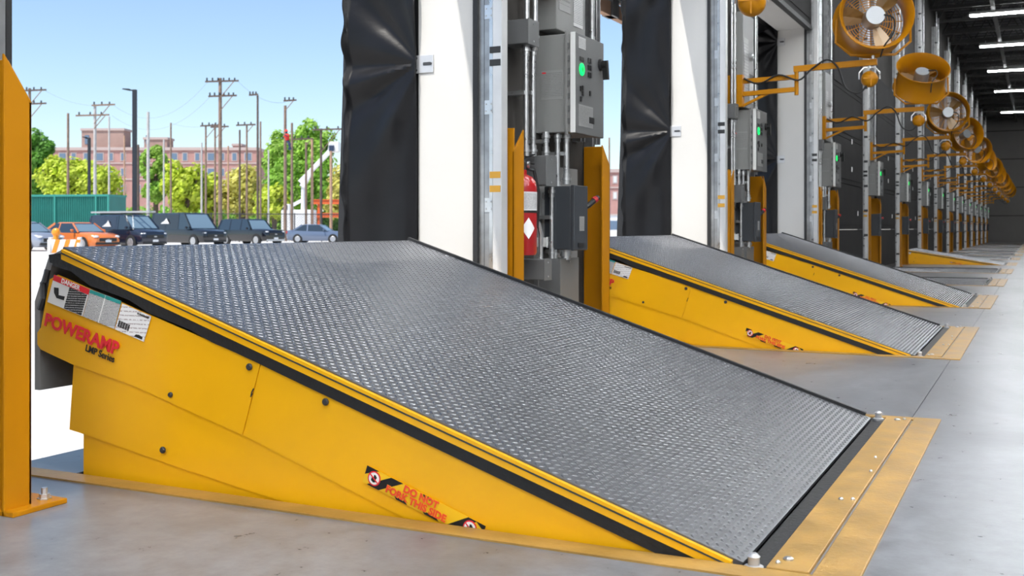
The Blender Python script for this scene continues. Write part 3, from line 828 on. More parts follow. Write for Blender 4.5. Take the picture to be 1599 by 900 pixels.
jbox('wiring_trough', 876, 904, 404, 500, -2.05, 'box_grey', 'tall grey wiring box under the dark switch, {} pier')
jbox('outlet_box', 855, 862, 371, 386, -2.12, 'white_plastic', 'small white outlet box beside the extinguisher, {} pier')
jbox('mounting_panel', 842, 902, 262, 500, -2.165, 'box_light', 'pale backing panel fixed to the wall behind the switch, {} pier', ND)
# disconnect switch
r = empty('disconnect_switch'); xf = -1.985
y0, y1 = pY(898, xf), pY(918, xf); z1, z0 = pZ(905, 291, xf), pZ(905, 390, xf); r.location = (XI, y0, z0); D, W, Hh = xf - XI, y1 - y0, z1 - z0
MB().box(.05, D - .02, 0, W, 0, Hh).build('body', 'box_dark', r, bevel=.004)
c = MB(); c.box(D - .02, D, -.004, W + .004, -.004, Hh + .004); c = c.build('cover', 'box_dark', r, bevel=.004)
MB().box(D, D + .001, .06, .12, .09, .16).build('rating_label', 'sheet_grey', c)
MB().box(D, D + .004, .04, .11, .012, .032).build('latch', 'black_plastic', c)
MB().box(.0, .05, .02, W - .02, .03, Hh - .03).build('mounting_foot', 'zinc', r)
h = MB(); h.lathe([(.045, 0), (.045, .012), (.03, .016), (.0001, .016)], (D * .62, W, Hh * .55), (0, 1, 0), 18); h.build('handle_boss', 'box_dark', r)
h = MB(); h.tube([(D * .72, W + .004, Hh * .60), (D * .92, W + .055, Hh * .71), (D + .01, W + .115, Hh * .84)], .014, 10); h = h.build('lever', 'black_plastic', r)
MB().tube([(D * .985, W + .088, Hh * .785), (D + .004, W + .104, Hh * .818)], .0165, 10).build('lever_grip', 'red_plastic', h)
add(r, 'switch', 'dark grey disconnect switch with side lever on the {} pier from the viewer', 'dark disconnect switches')
# fire extinguisher on the first pier
r = empty('fire_extinguisher'); xe = -2.105; ye = pY(815, xe); zb = pZ(820, 398, xe); r.location = (xe, ye, zb)
zt = pZ(820, 273, xe) - zb; rd = .070
MB().lathe([(.0001, 0), (rd * .92, 0), (rd, .012), (rd, zt - .06), (rd * .93, zt - .035), (rd * .7, zt - .012), (rd * .34, zt), (rd * .34, zt + .02), (.0001, zt + .02)], n=28).build('cylinder', 'red_paint', r, smooth=True)
MB().lathe([(rd + .0012, zt * .55), (rd + .0012, zt * .78)], n=28).build('label', 'sheet_white', r, smooth=True)
MB().lathe([(rd + .0016, zt * .52), (rd + .0016, zt * .55)], n=28).build('label_band', 'print_black', r, smooth=True)
MB().lathe([(.019, 0), (.022, .01), (.022, .035), (.012, .04), (.012, .055), (.0001, .055)], (0, 0, zt + .02), n=14).build('valve', 'steel_dark', r, smooth=True)
h = MB(); h.bar((0, 0, zt + .07), (.02, .085, zt + .095), .02, .006); h.build('carry_handle', 'black_plastic', r)
h = MB(); h.bar((0, 0, zt + .055), (.02, .08, zt + .05), .018, .005); h.build('squeeze_lever', 'black_plastic', r)
MB().lathe([(.016, 0), (.016, .01), (.0001, .012)], (.02, .02, zt + .045), (1, .3, 0), 14).build('gauge', 'zinc', r)
MB().tube([(.0, .02, zt + .03), (.03, .07, zt + .02), (.045, .088, zt - .08), (.04, .09, zt * .5), (.035, .09, zt * .33)], .008, 8).build('hose', 'black_plastic', r)
s = MB(); g_ = []
for i in range(9):
    a = R(-38 + (i - 4) * 7); hh_ = .045 * (1 - abs(i - 4) / 4.001) * zt / .34
    g_ += [((rd + .0016) * math.cos(a), (rd + .0016) * math.sin(a), zt * .33 + hh_), ((rd + .0016) * math.cos(a), (rd + .0016) * math.sin(a), zt * .33 - hh_)]
s.add(g_, [(2 * i, 2 * i + 1, 2 * i + 3, 2 * i + 2) for i in range(8)]); s.build('diamond_mark', 'print_white', r)
MB().box(XI - xe, -rd + .002, -.03, .03, zt * .6, zt * .66).build('wall_hook', 'steel_dark', r)
add(r, 'fire extinguisher', 'red fire extinguisher with white label behind the yellow guard post, {} pier', 'fire extinguishers', 1)
r = empty('flexible_conduit', (0, 0, 0))
y = pY(845, -2.07)
MB().tube([(-2.07, y, pZ(845, 405, -2.07)), (-2.07, y + .002, pZ(845, 365, -2.07)), (-2.075, y - .01, pZ(845, 350, -2.07)), (-2.09, y - .02, pZ(845, 342, -2.07))], .010, 8).build('pipe', 'zinc', r, smooth=True)
MB().ball((-2.092, y - .022, pZ(845, 339, -2.07)), .016).build('end_cap', 'print_teal', r)
add(r, 'conduit', 'bent conduit with blue-green end beside the extinguisher, {} pier', 'bent conduits', 1)

pord = ['nearest', 'second', 'third', 'fourth', 'fifth', 'sixth', 'seventh', 'eighth', 'ninth', 'tenth', 'eleventh', 'twelfth', 'thirteenth', 'fourteenth']
for o, cat, lab, grp, n in pier:
    for p in range(n):
        q = o if p == 0 else copy_tree(o)
        if p:
            q.location.y += p * P
        tag(q, lab.format(pord[p]), cat, grp if n > 1 else None)

# ------------------------------------------------------------------ dock fans on swing arms
def make_fan():
    r = empty('dock_fan')
    # origin: wall, arm pivot height
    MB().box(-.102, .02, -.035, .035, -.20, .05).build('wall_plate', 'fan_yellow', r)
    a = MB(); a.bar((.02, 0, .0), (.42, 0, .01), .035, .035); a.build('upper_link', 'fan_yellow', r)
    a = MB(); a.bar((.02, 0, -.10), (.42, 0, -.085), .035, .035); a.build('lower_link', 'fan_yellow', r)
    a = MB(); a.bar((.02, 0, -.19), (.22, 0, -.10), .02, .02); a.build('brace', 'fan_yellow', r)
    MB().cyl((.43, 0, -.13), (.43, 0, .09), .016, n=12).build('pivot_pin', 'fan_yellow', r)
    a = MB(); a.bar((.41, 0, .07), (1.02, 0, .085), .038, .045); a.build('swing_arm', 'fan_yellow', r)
    MB().cyl((.99, 0, .105), (.99, 0, .135), .012, n=10).build('swivel', 'zinc', r)
    c = MB(); c.tube(smooth_path([(.03, -.025, .02), (.15, -.03, -.03), (.3, -.03, .03), (.45, -.03, -.02), (.55, -.03, .06), (.66, -.03, .12), (.74, -.03, .06), (.80, -.03, -.10), (.90, -.03, -.14), (.97, -.02, -.05)]), .007, 8); c.build('cable', 'cable', r, smooth=True)
    return r
def fan_head(r, yaw, pitch, blades_dark=False):
    M = Matrix.Translation((.99, 0, .135 + .275)) @ Matrix.Rotation(yaw, 4, 'Z') @ Matrix.Rotation(pitch, 4, 'X')
    def put(m, nm, mat, par=r, smooth=False):
        o = m.build(nm, mat, par, smooth)
        if par is r: o.matrix_local = M
        return o
    RR = .235; dp = .12
    sh = MB(); sh.lathe([(RR + .028, -dp - .02), (RR + .006, -dp + .03), (RR, -.02), (RR, dp - .03), (RR + .03, dp + .015), (RR + .034, dp + .012), (RR + .006, dp - .035), (RR + .006, -.02), (RR + .012, -dp + .03), (RR + .034, -dp - .02)], axis=(0, -1, 0), n=40, closed=True)
    put(sh, 'shroud', 'fan_yellow', smooth=True)
    g = MB()
    for y in (dp - .03,):
        for i in range(9):
            rr = .075 + i * .0185
            g.tube([(rr * math.cos(t * math.pi / 16), y, rr * math.sin(t * math.pi / 16)) for t in range(32)], .0034, 4, True)
        for i in range(16):
            t = i * math.pi / 8; g.bar((.06 * math.cos(t), y, .06 * math.sin(t)), (RR * math.cos(t), y, RR * math.sin(t)), .006, .006, (0, 1, 0))
    put(g, 'rear_guard', 'fan_yellow')['kind'] = 'stuff'
    put(MB().lathe([(.0001, -.085), (.068, -.085), (.072, -.075), (.072, .06), (.05, .075), (.0001, .075)], axis=(0, 1, 0), n=24), 'motor', 'motor', smooth=True)
    for i in range(3):
        t = R(-68 + 120 * i); b = MB(); vs = []
        for s, wd, tw in ((.07, .035, .5), (.13, .06, .42), (.19, .072, .34), (.222, .06, .3)):
            for q in (-1, 0, 1):
                for th in (0, .003):
                    vs.append((s * math.cos(t) - q * wd * math.sin(t) * math.cos(tw), q * wd * math.sin(tw) + .03 + th - .01 * abs(q), s * math.sin(t) + q * wd * math.cos(t) * math.cos(tw)))
        fs = []
        for a in range(3):
            for q in range(2):
                i0 = a * 6 + q * 2; i1 = i0 + 2; i2 = i0 + 6; i3 = i0 + 8
                fs += [(i0, i1, i3, i2), (i0 + 1, i2 + 1, i3 + 1, i1 + 1)]
        b.add(vs, fs); put(b, 'blade', 'dark_blade' if blades_dark else ('blade' if i == 0 else 'dark_blade'))
    # yoke from the swivel up both sides, follows the yaw only
    Y = Matrix.Translation((.99, 0, .135)) @ Matrix.Rotation(yaw, 4, 'Z')
    y = MB(); y.tube([(-RR - .03, 0, .275), (-RR - .035, 0, .10), (-.16, 0, .005), (.16, 0, .005), (RR + .035, 0, .10), (RR + .03, 0, .275)], .010, 6)
    o = y.build('yoke', 'fan_yellow', r); o.matrix_local = Y
    c = MB(); c.tube(smooth_path([(.06, -.09, .0), (.12, -.12, -.04), (.11, -.14, -.15), (.05, -.12, -.24), (.04, -.03, -.30)]), .006, 6); put(c, 'motor_lead', 'cable')
def make_lamp():
    r = empty('dock_lamp')
    MB().ball((0, 0, -.10), .062, 18, 12).build('lamp_body', 'fan_yellow', r, smooth=True)
    m = MB(); m.tube([(-.075, 0, -.10), (-.073, 0, -.05), (-.04, 0, -.012), (.04, 0, -.012), (.073, 0, -.05), (.075, 0, -.10)], .006, 6); m.build('yoke', 'zinc', r)
    MB().cyl((0, 0, -.02), (0, 0, .0), .010, n=10).build('stem', 'zinc', r)
    m = MB(); m.bar((0, -.062, -.16), (0, -.062, -.04), .006, .004, (0, 1, 0)); m.bar((-.055, -.060, -.10), (.055, -.060, -.10), .006, .004, (0, 1, 0)); m.build('lens_guard', 'fan_yellow', r)
    return r
lamp0 = make_lamp()
fans = [  # pier, yaw of the head, pitch, dark blades, z shift
    (0, 20, -8, False, .19), (1, 20, -6, False, .0), (2, 18, -46, True, .02), (3, 10, -4, False, .0), (4, 35, -4, True, 0), (5, 25, 10, True, 0), (6, 60, -8, True, 0), (7, 30, -5, True, 0), (8, 50, 0, True, 0), (9, 20, 0, True, 0), (10, 40, 0, True, 0), (11, 30, 0, True, 0), (12, 20, 0, True, 0)]
for i, (p, yaw, pit, dk, dz) in enumerate(fans):
    o = make_fan() if i == 0 else copy_tree(base)
    if i == 0:
        base = empty('dock_fan'); C.objects.unlink(base)
        base = copy_tree(o)
    Zf = 1.785
    o.location = (XI + .10, 4.71 + p * P, Zf + dz)
    fan_head(o, R(yaw), R(pit), dk)
    tag(o, ['yellow fan above the nearest pier, mostly above the picture', 'large yellow fan on a swing arm, nearest fully visible, guard and white hub showing', 'yellow fan tilted upwards, second along the row', 'yellow fan facing the viewer, third along the row'][i] if i < 4 else 'yellow fan on a wall arm, %s along the row' % ORD[i - 1], 'fan', 'yellow dock fans')
    l = copy_tree(lamp0)
    l.location = o.location + Vector((.965, 0, .06))
    if i == 0:
        l.location.z -= .31
        MB().cyl((0, 0, -.005), (0, 0, .31), .010, n=10).build('drop_rod', 'fan_yellow', l)
    l.rotation_euler = (0, 0, R(10 + 7 * (i % 3)))
    tag(l, 'small round yellow dock lamp under the %s' % (['fan arm above the nearest pier', 'nearest fully visible fan', 'upward tilted fan', 'third fan along the row'][i] if i < 4 else '%s fan along the row' % ORD[i - 1]), 'lamp', 'round yellow dock lamps')
def drop(o):
    for c in list(o.children): drop(c)
    bpy.data.objects.remove(o)
drop(base); drop(lamp0)

# ------------------------------------------------------------------ outdoors
g = MB(); xs = [XO - .02 - i * 1.5 for i in range(22)] + [-60, -100, -200, -400, -900]
ysg = [-300, -100, -40, -10, 0, 10, 20, 40, 80, 150, 300, 700]
vs_ = [(x, y, gz(x)) for x in xs for y in ysg]; ny = len(ysg)
g.add(vs_, [(i * ny + j, i * ny + j + 1, (i + 1) * ny + j + 1, (i + 1) * ny + j) for i in range(len(xs) - 1) for j in range(ny - 1)])
tag(g.build('ground', 'ground'), kind='structure')
RV = Vector((.8986, .4386, 0)); FV = Vector((-.4386, .8986, 0))
def gpt(u, D):                                  # ground point under picture column u at depth D
    p = far(u, 357, D); return Vector((p.x, p.y, gz(p.x)))
PXM = lambda D: D / 1684

def car(name, u, D, ang, L, W, H, paint, label, kind='sedan', cat='car', rimmat='rim'):
    p = gpt(u, D); d = RV * math.cos(R(ang)) - FV * math.sin(R(ang))
    r = empty(name, p, math.atan2(d.y, d.x))
    h = L / 2; rw = .33 if kind == 'sedan' else .37
    if kind == 'sedan':
        st = [(-h, .42, .78, .80), (-h + .12, .25, .98, .93), (-h + .6, .20, 1.02, .98), (-.9, .18, .98, 1), (.6, .18, .95, 1), (.95, .18, .93, .99), (h - .55, .2, .89, .97), (h - .14, .24, .80, .90), (h, .34, .64, .80)]
        cab = (-h + .55, .98, -.95, .28, .96, H, .92, .70)
    elif kind == 'suv':
        st = [(-h, .45, 1.05, .86), (-h + .1, .32, 1.15, .95), (-1.2, .28, 1.12, 1), (.7, .28, 1.10, 1), (1.0, .28, 1.10, .99), (h - .35, .30, 1.06, .97), (h - .08, .32, 1.0, .92), (h, .42, .84, .86)]
        cab = (-h + .08, 1.05, -h + .35, .45, 1.08, H, .95, .76)
    else:
        st = [(-h, .45, 1.15, .92), (-h + .08, .30, 1.2, .98), (-1.2, .26, 1.18, 1), (.75, .26, 1.15, 1), (1.15, .26, 1.10, .99), (h - .30, .28, 1.04, .96), (h - .05, .32, .95, .90), (h, .42, .78, .82)]
        cab = (-h + .06, 1.42, -h + .14, .62, 1.13, H, .97, .84)
    b = MB(); prof = []
    for x, zb, zt_, ws in st:
        w_ = W / 2 * ws
        prof.append([(x, -w_ * .88, zb), (x, -w_ * .98, zb + .12), (x, -w_, zb + (zt_ - zb) * .55), (x, -w_ * .95, zt_ - .06), (x, -w_ * .86, zt_), (x, 0, zt_ + .03), (x, w_ * .86, zt_), (x, w_ * .95, zt_ - .06), (x, w_, zb + (zt_ - zb) * .55), (x, w_ * .98, zb + .12), (x, w_ * .88, zb)])
    n_ = 11; vs2 = [q for ring in prof for q in ring]
    fs2 = [(i * n_ + j, i * n_ + (j + 1) % n_, (i + 1) * n_ + (j + 1) % n_, (i + 1) * n_ + j) for i in range(len(prof) - 1) for j in range(n_)]
    fs2 += [tuple(range(n_)), tuple(range((len(prof) - 1) * n_, len(prof) * n_))]
    b.add(vs2, fs2); body = b.build('body', paint, r, smooth=True)
    x0, x1, t0, t1, zb, zt_, wb, wt = cab; wb *= W / 2; wt *= W / 2
    def cabhull(m, e, za, zc):
        f = lambda z: (z - zb) / (zt_ - zb)
        def at(z):
            k = f(z); return (x0 + (t0 - x0) * k - e, x1 + (t1 - x1) * k + e, wb + (wt - wb) * k + e)
        A = at(za); B = at(zc)
        m.add([(A[0], -A[2], za), (A[1], -A[2], za), (A[1], A[2], za), (A[0], A[2], za), (B[0], -B[2], zc), (B[1], -B[2], zc), (B[1], B[2], zc), (B[0], B[2], zc)],
              [(0, 1, 2, 3), (4, 5, 6, 7), (0, 1, 5, 4), (1, 2, 6, 5), (2, 3, 7, 6), (3, 0, 4, 7)])
        return at
    m = MB(); at = cabhull(m, 0, zb - .05, zt_ - .05); m.build('side_windows', 'car_glass', r)
    m = MB(); A = at(zt_ - .07); B = at(zt_)
    m.add([(A[0], -A[2], zt_ - .09), (A[1], -A[2], zt_ - .09), (A[1], A[2], zt_ - .09), (A[0], A[2], zt_ - .09), (B[0] + .1, -B[2] + .07, zt_), (B[1] - .12, -B[2] + .07, zt_), (B[1] - .12, B[2] - .07, zt_), (B[0] + .1, B[2] - .07, zt_)],
          [(0, 1, 2, 3), (4, 5, 6, 7), (0, 1, 5, 4), (1, 2, 6, 5), (2, 3, 7, 6), (3, 0, 4, 7)]); m.build('roof', paint, r, bevel=.03)
    for s in (-1, 1):
        for f0, wd in ((0.0, .12), (1.0, .07)):
            A = at(zb - .03); B = at(zt_ - .06)
            MB().bar((A[0] + (A[1] - A[0]) * f0, s * A[2], zb - .03), (B[0] + (B[1] - B[0]) * f0, s * B[2], zt_ - .06), wd, .05, (0, 1, 0)).build('pillar', paint, r)
        for f0 in ((.42,) if kind == 'sedan' else (.36, .68)):
            xx = x0 + (x1 - x0) * f0; MB().bar((xx, s * (wb + .005), zb - .03), (xx - .02, s * (wt + .01), zt_ - .06), .08, .03, (0, 1, 0)).build('pillar', paint, r)
    if kind == 'van':
        for s in (-1, 1):
            A = at(zb + .02); m = MB(); m.add([(x0 + .05, s * (wb + .008), zb - .03), (.15, s * (wb + .008), zb - .03), (.1, s * (wt + .03), zt_ - .1), (t0 + .05, s * (wt + .03), zt_ - .1)], [(0, 1, 2, 3)])
            m.build('cargo_panel', paint, r)
    # windscreen: sky reflection painted into a paler glass colour
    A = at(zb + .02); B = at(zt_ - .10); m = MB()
    m.add([(A[1] + .012, -A[2] * .9, zb + .02), (A[1] + .012, A[2] * .9, zb + .02), (B[1] + .012, B[2] * .9, zt_ - .10), (B[1] + .012, -B[2] * .9, zt_ - .10)], [(0, 1, 2, 3)]); m.build('windscreen', 'car_glass_sky_tint', r)
    wx = h - .88 if kind != 'sedan' else h - .86
    for x in (wx, -h + .95):
        for s in (-1, 1):
            c = (x, s * (W / 2 - .10), rw)
            wm = MB(); wm.lathe([(.0001, -.10), (rw * .75, -.11), (rw, -.08), (rw, .08), (rw * .75, .11), (.0001, .10)], c, (0, s, 0), 20); t_ = wm.build('wheel', 'tyre', r, smooth=True)
            rm = MB(); rm.lathe([(rw * .66, .112), (rw * .62, .120), (rw * .15, .105), (rw * .12, .125), (.0001, .125)], c, (0, s, 0), 16)
            for q in range(6):
                a = q * math.pi / 3; rm.bar((c[0], c[1] + s * .118, c[2]), (c[0] + rw * .62 * math.cos(a), c[1] + s * .124, c[2] + rw * .62 * math.sin(a)), .05, .015, (0, 1, 0))
            rm.build('rim', rimmat, t_)
            ar = MB(); ar.lathe([(rw * 1.16, .085), (rw * 1.0, .095), (.0001, .09)], c, (0, s, 0), 20); ar.build('wheel_arch', 'tyre', r)
    fz = st[-2][2]
    for s in (-1, 1):
        m = MB(); m.ball((h - .13, s * W * .36, fz - .09), .17, 10, 6, (.75, 1.0, .42)); m.build('headlight', 'headlight', r, smooth=True)
        m = MB(); m.ball((-h + .06, s * W * .40, st[1][2] - .16), .14, 10, 6, (.5, .8, .8)); m.build('tail_light', 'tail_red', r, smooth=True)
        m = MB(); m.ball((x1 - .25, s * (W / 2 + .10), zb + .06), .10, 8, 6, (.6, 1.1, .8)); m.build('mirror', paint, r, smooth=True)
    m = MB(); m.box(h - .10, h + .015, -W * .30, W * .30, fz - .34, fz - .16); m.build('grille', 'black_plastic', r)
    m = MB(); m.box(h - .12, h + .03, -W * .40, W * .40, .30, .42); m.build('lower_bumper', 'black_plastic' if kind != 'suv' else 'rim', r)
    MB().box(h + .015, h + .035, -.18, .18, .42, .54).build('number_plate', 'print_white', r)
    MB().box(h + .01, h + .02, -.09, .09, fz - .28, fz - .22).build('badge', 'rim', r)
    tag(r, label, cat)
    return r
car('hatchback_car', 38, 55, 28, 4.3, 1.75, 1.48, 'car_silver', 'silver grey car showing only its front end beside the orange sedan')
car('sedan_car', 124, 57, 30, 4.55, 1.8, 1.46, 'car_orange', 'orange sedan parked in front of the green container')
van1 = car('cargo_van', 201, 59, 33, 4.5, 1.85, 1.88, 'car_navy', 'small dark navy van with ladder on its roof, next to the orange sedan', 'van', 'van', 'rim')
van2 = car('cargo_van', 296, 67, 36, 5.1, 2.0, 2.1, 'car_black', 'larger black van between the small navy van and the SUV', 'van', 'van')
car('sport_utility_car', 393, 73, 36, 4.9, 1.9, 1.78, 'car_black', 'black SUV with silver bumper, right of the black van', 'suv', 'car')
car('sedan_car', 497, 84, 6, 4.6, 1.8, 1.46, 'car_blue_grey', 'grey-blue sedan seen from the side near the black curtain')
# white vinyl lettering shapes on the vans
for v_, (x, z, s) in ((van1, (-.75, 1.35, .55)), (van2, (-1.2, 1.55, .6))):
    m = MB(); yy = -(1.85 if v_ is van1 else 2.0) / 2 * .97 - .015
    m.prism([(x - .5 * s, z - .12), (x + .9 * s, z - .12), (x + .45 * s, z + .22), (x + .2 * s, z + .08)], 'y', yy, yy - .004); m.build('van_graphic', 'print_white', v_)
# ladder on the small van
lp = empty('ladder', van1.location + Vector((0, 0, 1.93)), van1.rotation_euler.z)
for y in (-.45, -.05): MB().bar((-2.6, y, .10), (2.3, y, .10), .06, .09).build('rail', 'rim', lp)
for i in range(15): MB().bar((-2.5 + i * .32, -.45, .10), (-2.5 + i * .32, -.05, .10), .03).build('rung', 'rim', lp)
for x in (-1.5, .3): MB().box(x - .04, x + .04, -.7, .7, -.03, .05).build('roof_bar', 'black_plastic', lp)
tag(lp, 'aluminium ladder lying on the roof of the small navy van', 'ladder')

# green container
pc = gpt(40, 74); rr_ = empty('storage_container', pc, math.atan2(RV.y, RV.x) - R(8))
Lc, Hc = 7.1, 3.45
m = MB(); nr = 52
pts = []
for i in range(nr):
    x = -1 + (Lc + .0) * i / nr; w_ = Lc / nr
    pts += [(x, 0), (x + w_ * .35, 0), (x + w_ * .5, .06), (x + w_ * .85, .06)]
pts += [(-1 + Lc, 0), (-1 + Lc, 2.4), (-1, 2.4)]
m.prism(pts, 'z', .15, Hc - .12); m.build('corrugated_wall', 'container_green', rr_)
MB().box(-1.03, Lc - .97, -.06, 2.45, Hc - .14, Hc).build('roof_rim', 'container_trim', rr_)
MB().box(-1.03, Lc - .97, -.05, 2.45, 0, .16).build('base_rail', 'container_trim', rr_)
for x in (-1.0, 2.2, 5.2, Lc - 1.0): MB().box(x - .06, x + .06, -.07, .02, .1, Hc - .1).build('post', 'container_trim', rr_)
tag(rr_, 'long green corrugated storage container behind the parked cars', 'container')

# barricade with amber lamp
pb = gpt(101, 21); r = empty('barricade', pb, math.atan2(RV.y, RV.x))
hb = far(101, 371, 21).z - pb.z
for s in (-1, 1):
    for x in (-.26, .30):
        MB().bar((x, s * .28, 0), (x * 1.0, s * .03, hb), .05, .04).build('leg', 'print_white', r)
    pnl = MB(); pnl.box(-.30, .34, s * .05 - .015, s * .05 + .015, hb - .30, hb - .04); pn = pnl.build('panel', 'print_white', r)
    for i in range(3):
        x = -.22 + i * .2
        MB().prism([(x, hb - .30), (x + .09, hb - .30), (x + .17, hb - .04), (x + .08, hb - .04)], 'y', s * .067, s * .070).build('stripe', 'barricade_orange', pn)
    MB().box(-.30, .34, s * .14 - .01, s * .14 + .01, hb * .42, hb * .42 + .15).build('lower_panel', 'print_white', r)
m = MB(); m.cyl((-.16, 0, hb - .04), (-.16, 0, hb + .04), .05, n=12); m.ball((-.16, 0, hb + .10), .085, 12, 8, (1, .7, 1)); m.build('warning_lamp', 'lamp_amber', r, smooth=True)
tag(r, 'white road barricade with orange stripes and amber lamp beyond the ramp lip', 'barricade')

# fence
A_, B_ = gpt(196, 88), gpt(545, 92)
r = empty('chain_link_fence', A_, math.atan2((B_ - A_).y, (B_ - A_).x)); Lf = (B_ - A_).length; Hf = 2.35
for i in range(9): MB().cyl((i * Lf / 8, 0, 0), (i * Lf / 8, 0, Hf + .1), .05, n=8).build('post', 'fence_wire', r)
MB().cyl((0, 0, Hf), (Lf, 0, Hf), .035, n=6).build('top_rail', 'fence_wire', r)
m = MB(); st_ = .22
k_ = -Hf
while k_ < Lf:
    for sg in (1, -1):
        x0_, x1_ = k_, k_ + Hf
        za, zb_ = (0, Hf) if sg > 0 else (Hf, 0)
        a, b_ = max(0, x0_), min(Lf, x1_)
        if b_ > a:
            f = lambda x: za + (zb_ - za) * (x - x0_) / Hf
            m.bar((a, 0, f(a)), (b_, 0, f(b_)), .014, .014, (0, 1, 0))
    k_ += st_
o = m.build('wire_mesh', 'fence_wire', r); o['kind'] = 'stuff'
tag(r, 'dark chain link fence behind the parked cars', 'fence')

# poles of the training yard
POLES = [  # column, top row, width px, depth, material, cross arms [(left, right, row)], words
    (47, 138, 5, 100, 'wood_pole', [(40, 74, 142), (40, 74, 163)], 'utility pole half hidden by the left guard post, two cross arms'),
    (107, 177, 4.2, 96, 'wood_pole', [], 'bare brown pole left of the pale cross-armed pole'),
    (149, 165, 5, 98, 'pole_pale', [(145, 181, 165), (120, 172, 181)], 'pale utility pole with braced cross arms before the brick tower'),
    (171, 182, 3, 104, 'pole_pale', [], 'thin pale pole right of the cross-armed pale pole'),
    (195, 212, 2.8, 108, 'wood_tan', [], 'thin reddish pole left of the tall black lamp post'),
    (216.5, 226, 4, 102, 'wood_dark', [], 'dark brown pole right behind the tall black lamp post'),
    (232, 175, 5, 97, 'pole_pale', [], 'tall bare pale pole right of the black lamp post'),
    (256.5, 218, 2.8, 110, 'pole_pale', [], 'faint thin pale pole among yellow-green leaves'),
    (267.5, 192, 3, 104, 'wood_pole', [], 'thin brown pole left of the golden tree'),
    (315.5, 223, 3, 112, 'pole_pale', [], 'thin faded pole left of the twin cross-arm poles'),
    (322, 197, 3.2, 104, 'wood_pole', [(314, 345, 197)], 'brown pole with cross arm, left of the big utility pole'),
    (336.5, 193, 3.2, 106, 'wood_pole', [(330, 358, 199)], 'brown pole with cross arm, touching the big utility pole'),
    (344.5, 122, 6, 94, 'wood_pole', [(322, 374, 128), (327, 371, 151)], 'tallest utility pole with two cross arms and insulators'),
    (357, 228, 2.8, 112, 'wood_tan', [], 'short reddish pole right of the tallest pole'),
    (375, 203, 3.2, 105, 'wood_dark', [], 'dark bare pole left of the short cross-arm pole'),
    (386, 195, 3.2, 106, 'wood_pole', [(370, 400, 196)], 'brown pole with level cross arm right of the dark bare pole'),
    (403, 149, 3.6, 98, 'wood_dark', [(390, 404, 149)], 'tall slim dark pole with a small top arm'),
    (407.5, 190, 3, 106, 'wood_pole', [], 'brown pole just right of the tall slim dark pole'),
    (420, 235, 2.8, 112, 'pole_pale', [], 'faint pale pole before the large green tree'),
    (446, 165, 5, 97, 'wood_pole', [(444, 464, 158)], 'brown pole that the red-shirted worker climbs'),
    (456.5, 192, 4, 100, 'wood_pole', [], 'brown pole right of the climbed pole'),
    (478.5, 222, 3.6, 101, 'wood_pole', [(458, 490, 218)], 'brown pole with cross arm left of the white boom'),
    (488, 218, 4.2, 99, 'wood_tan', [], 'tan pole crossing the white boom'),
    (502, 201, 4, 100, 'wood_dark', [(489, 541, 203)], 'dark pole with cross arm right of the boom'),
    (517.5, 236, 4.6, 98, 'wood_tan', [], 'tan pole below the lifted bucket'),
    (952, 215, 3, 96, 'wood_pole', [], 'distant pole seen through the second dock opening'),
]
for u, vt, wpx, D, mat, arms, lab in POLES:
    p = gpt(u, D); r = empty('utility_pole', p, math.atan2(RV.y, RV.x)); top_ = far(u, vt, D).z - p.z; rad = wpx * PXM(D) / 2
    MB().cyl((0, 0, 0), (0, 0, top_), rad * 1.1, rad * .85, 10).build('shaft', mat, r, smooth=True)
    for ul, ur, va in arms:
        z = far(u, va, D).z - p.z; a = (ul - u) * PXM(D); b_ = (ur - u) * PXM(D)
        c = MB(); c.bar((a, -rad, z), (b_, -rad, z + .08), .13, .14); ca = c.build('cross_arm', 'wood_dark' if mat != 'pole_pale' else 'wood_pole', r)
        if top_ > 8:
            n_i = 6 if wpx > 5.5 else 3
            for i in range(n_i):
                x = a + (b_ - a) * (i + .3) / n_i
                c = MB(); c.lathe([(.05, 0), (.09, .08), (.05, .12), (.09, .2), (.03, .28), (.0001, .28)], (x, -rad, z + .07), n=8); c.build('insulator', 'box_dark', ca)
            c = MB(); c.bar((b_ * .75, -rad - .06, z), (0, -rad - .06, z - abs(b_) * .9), .06); c.build('brace', 'wood_pole', r)
    tag(r, lab, 'pole', 'poles in the yard beyond the cars')
for u, vt, wpx, D, ul, lab in ((211, 140, 6, 86, 192, 'tall black lamp post with a single arm above the cars'), (140, 215, 4, 92, 130, 'short black lamp post before the brick building')):
    p = gpt(u, D); r = empty('lamp_post', p, math.atan2(RV.y, RV.x)); h_ = far(u, vt, D).z - p.z; rad = wpx * PXM(D) / 2
    MB().box(-rad, rad, -rad, rad, 0, h_).build('shaft', 'pole_black', r, bevel=.02)
    MB().bar((0, 0, h_ - .1), ((ul - u) * PXM(D) * .45, 0, h_ - .02), .10).build('arm', 'pole_black', r)
    m = MB(); m.prism([((ul - u) * PXM(D), h_ + .02), ((ul - u) * PXM(D) * .4, h_ - .10), ((ul - u) * PXM(D) * .4, h_ + .05), ((ul - u) * PXM(D) * .9, h_ + .08)], 'y', -.18, .18); m.build('lamp_head', 'pole_black', r)
    MB().box(-rad * 2, rad * 2, -rad * 2, rad * 2, 0, .5).build('footing', 'concrete_dock', r)
    tag(r, lab, 'lamp post')
def wire(a, b, sag, lab):
    A = far(*a); B = far(*b); m = MB()
    m.tube([A.lerp(B, t / 14) - Vector((0, 0, sag * 4 * (t / 14) * (1 - t / 14))) for t in range(15)], .011, 4)
    tag(m.build('power_line', 'track_steel'), lab, 'power line', 'overhead wires')
wire((72, 142, 100), (146, 165, 98), .3, 'overhead wire from the leftmost pole to the pale cross-armed pole')
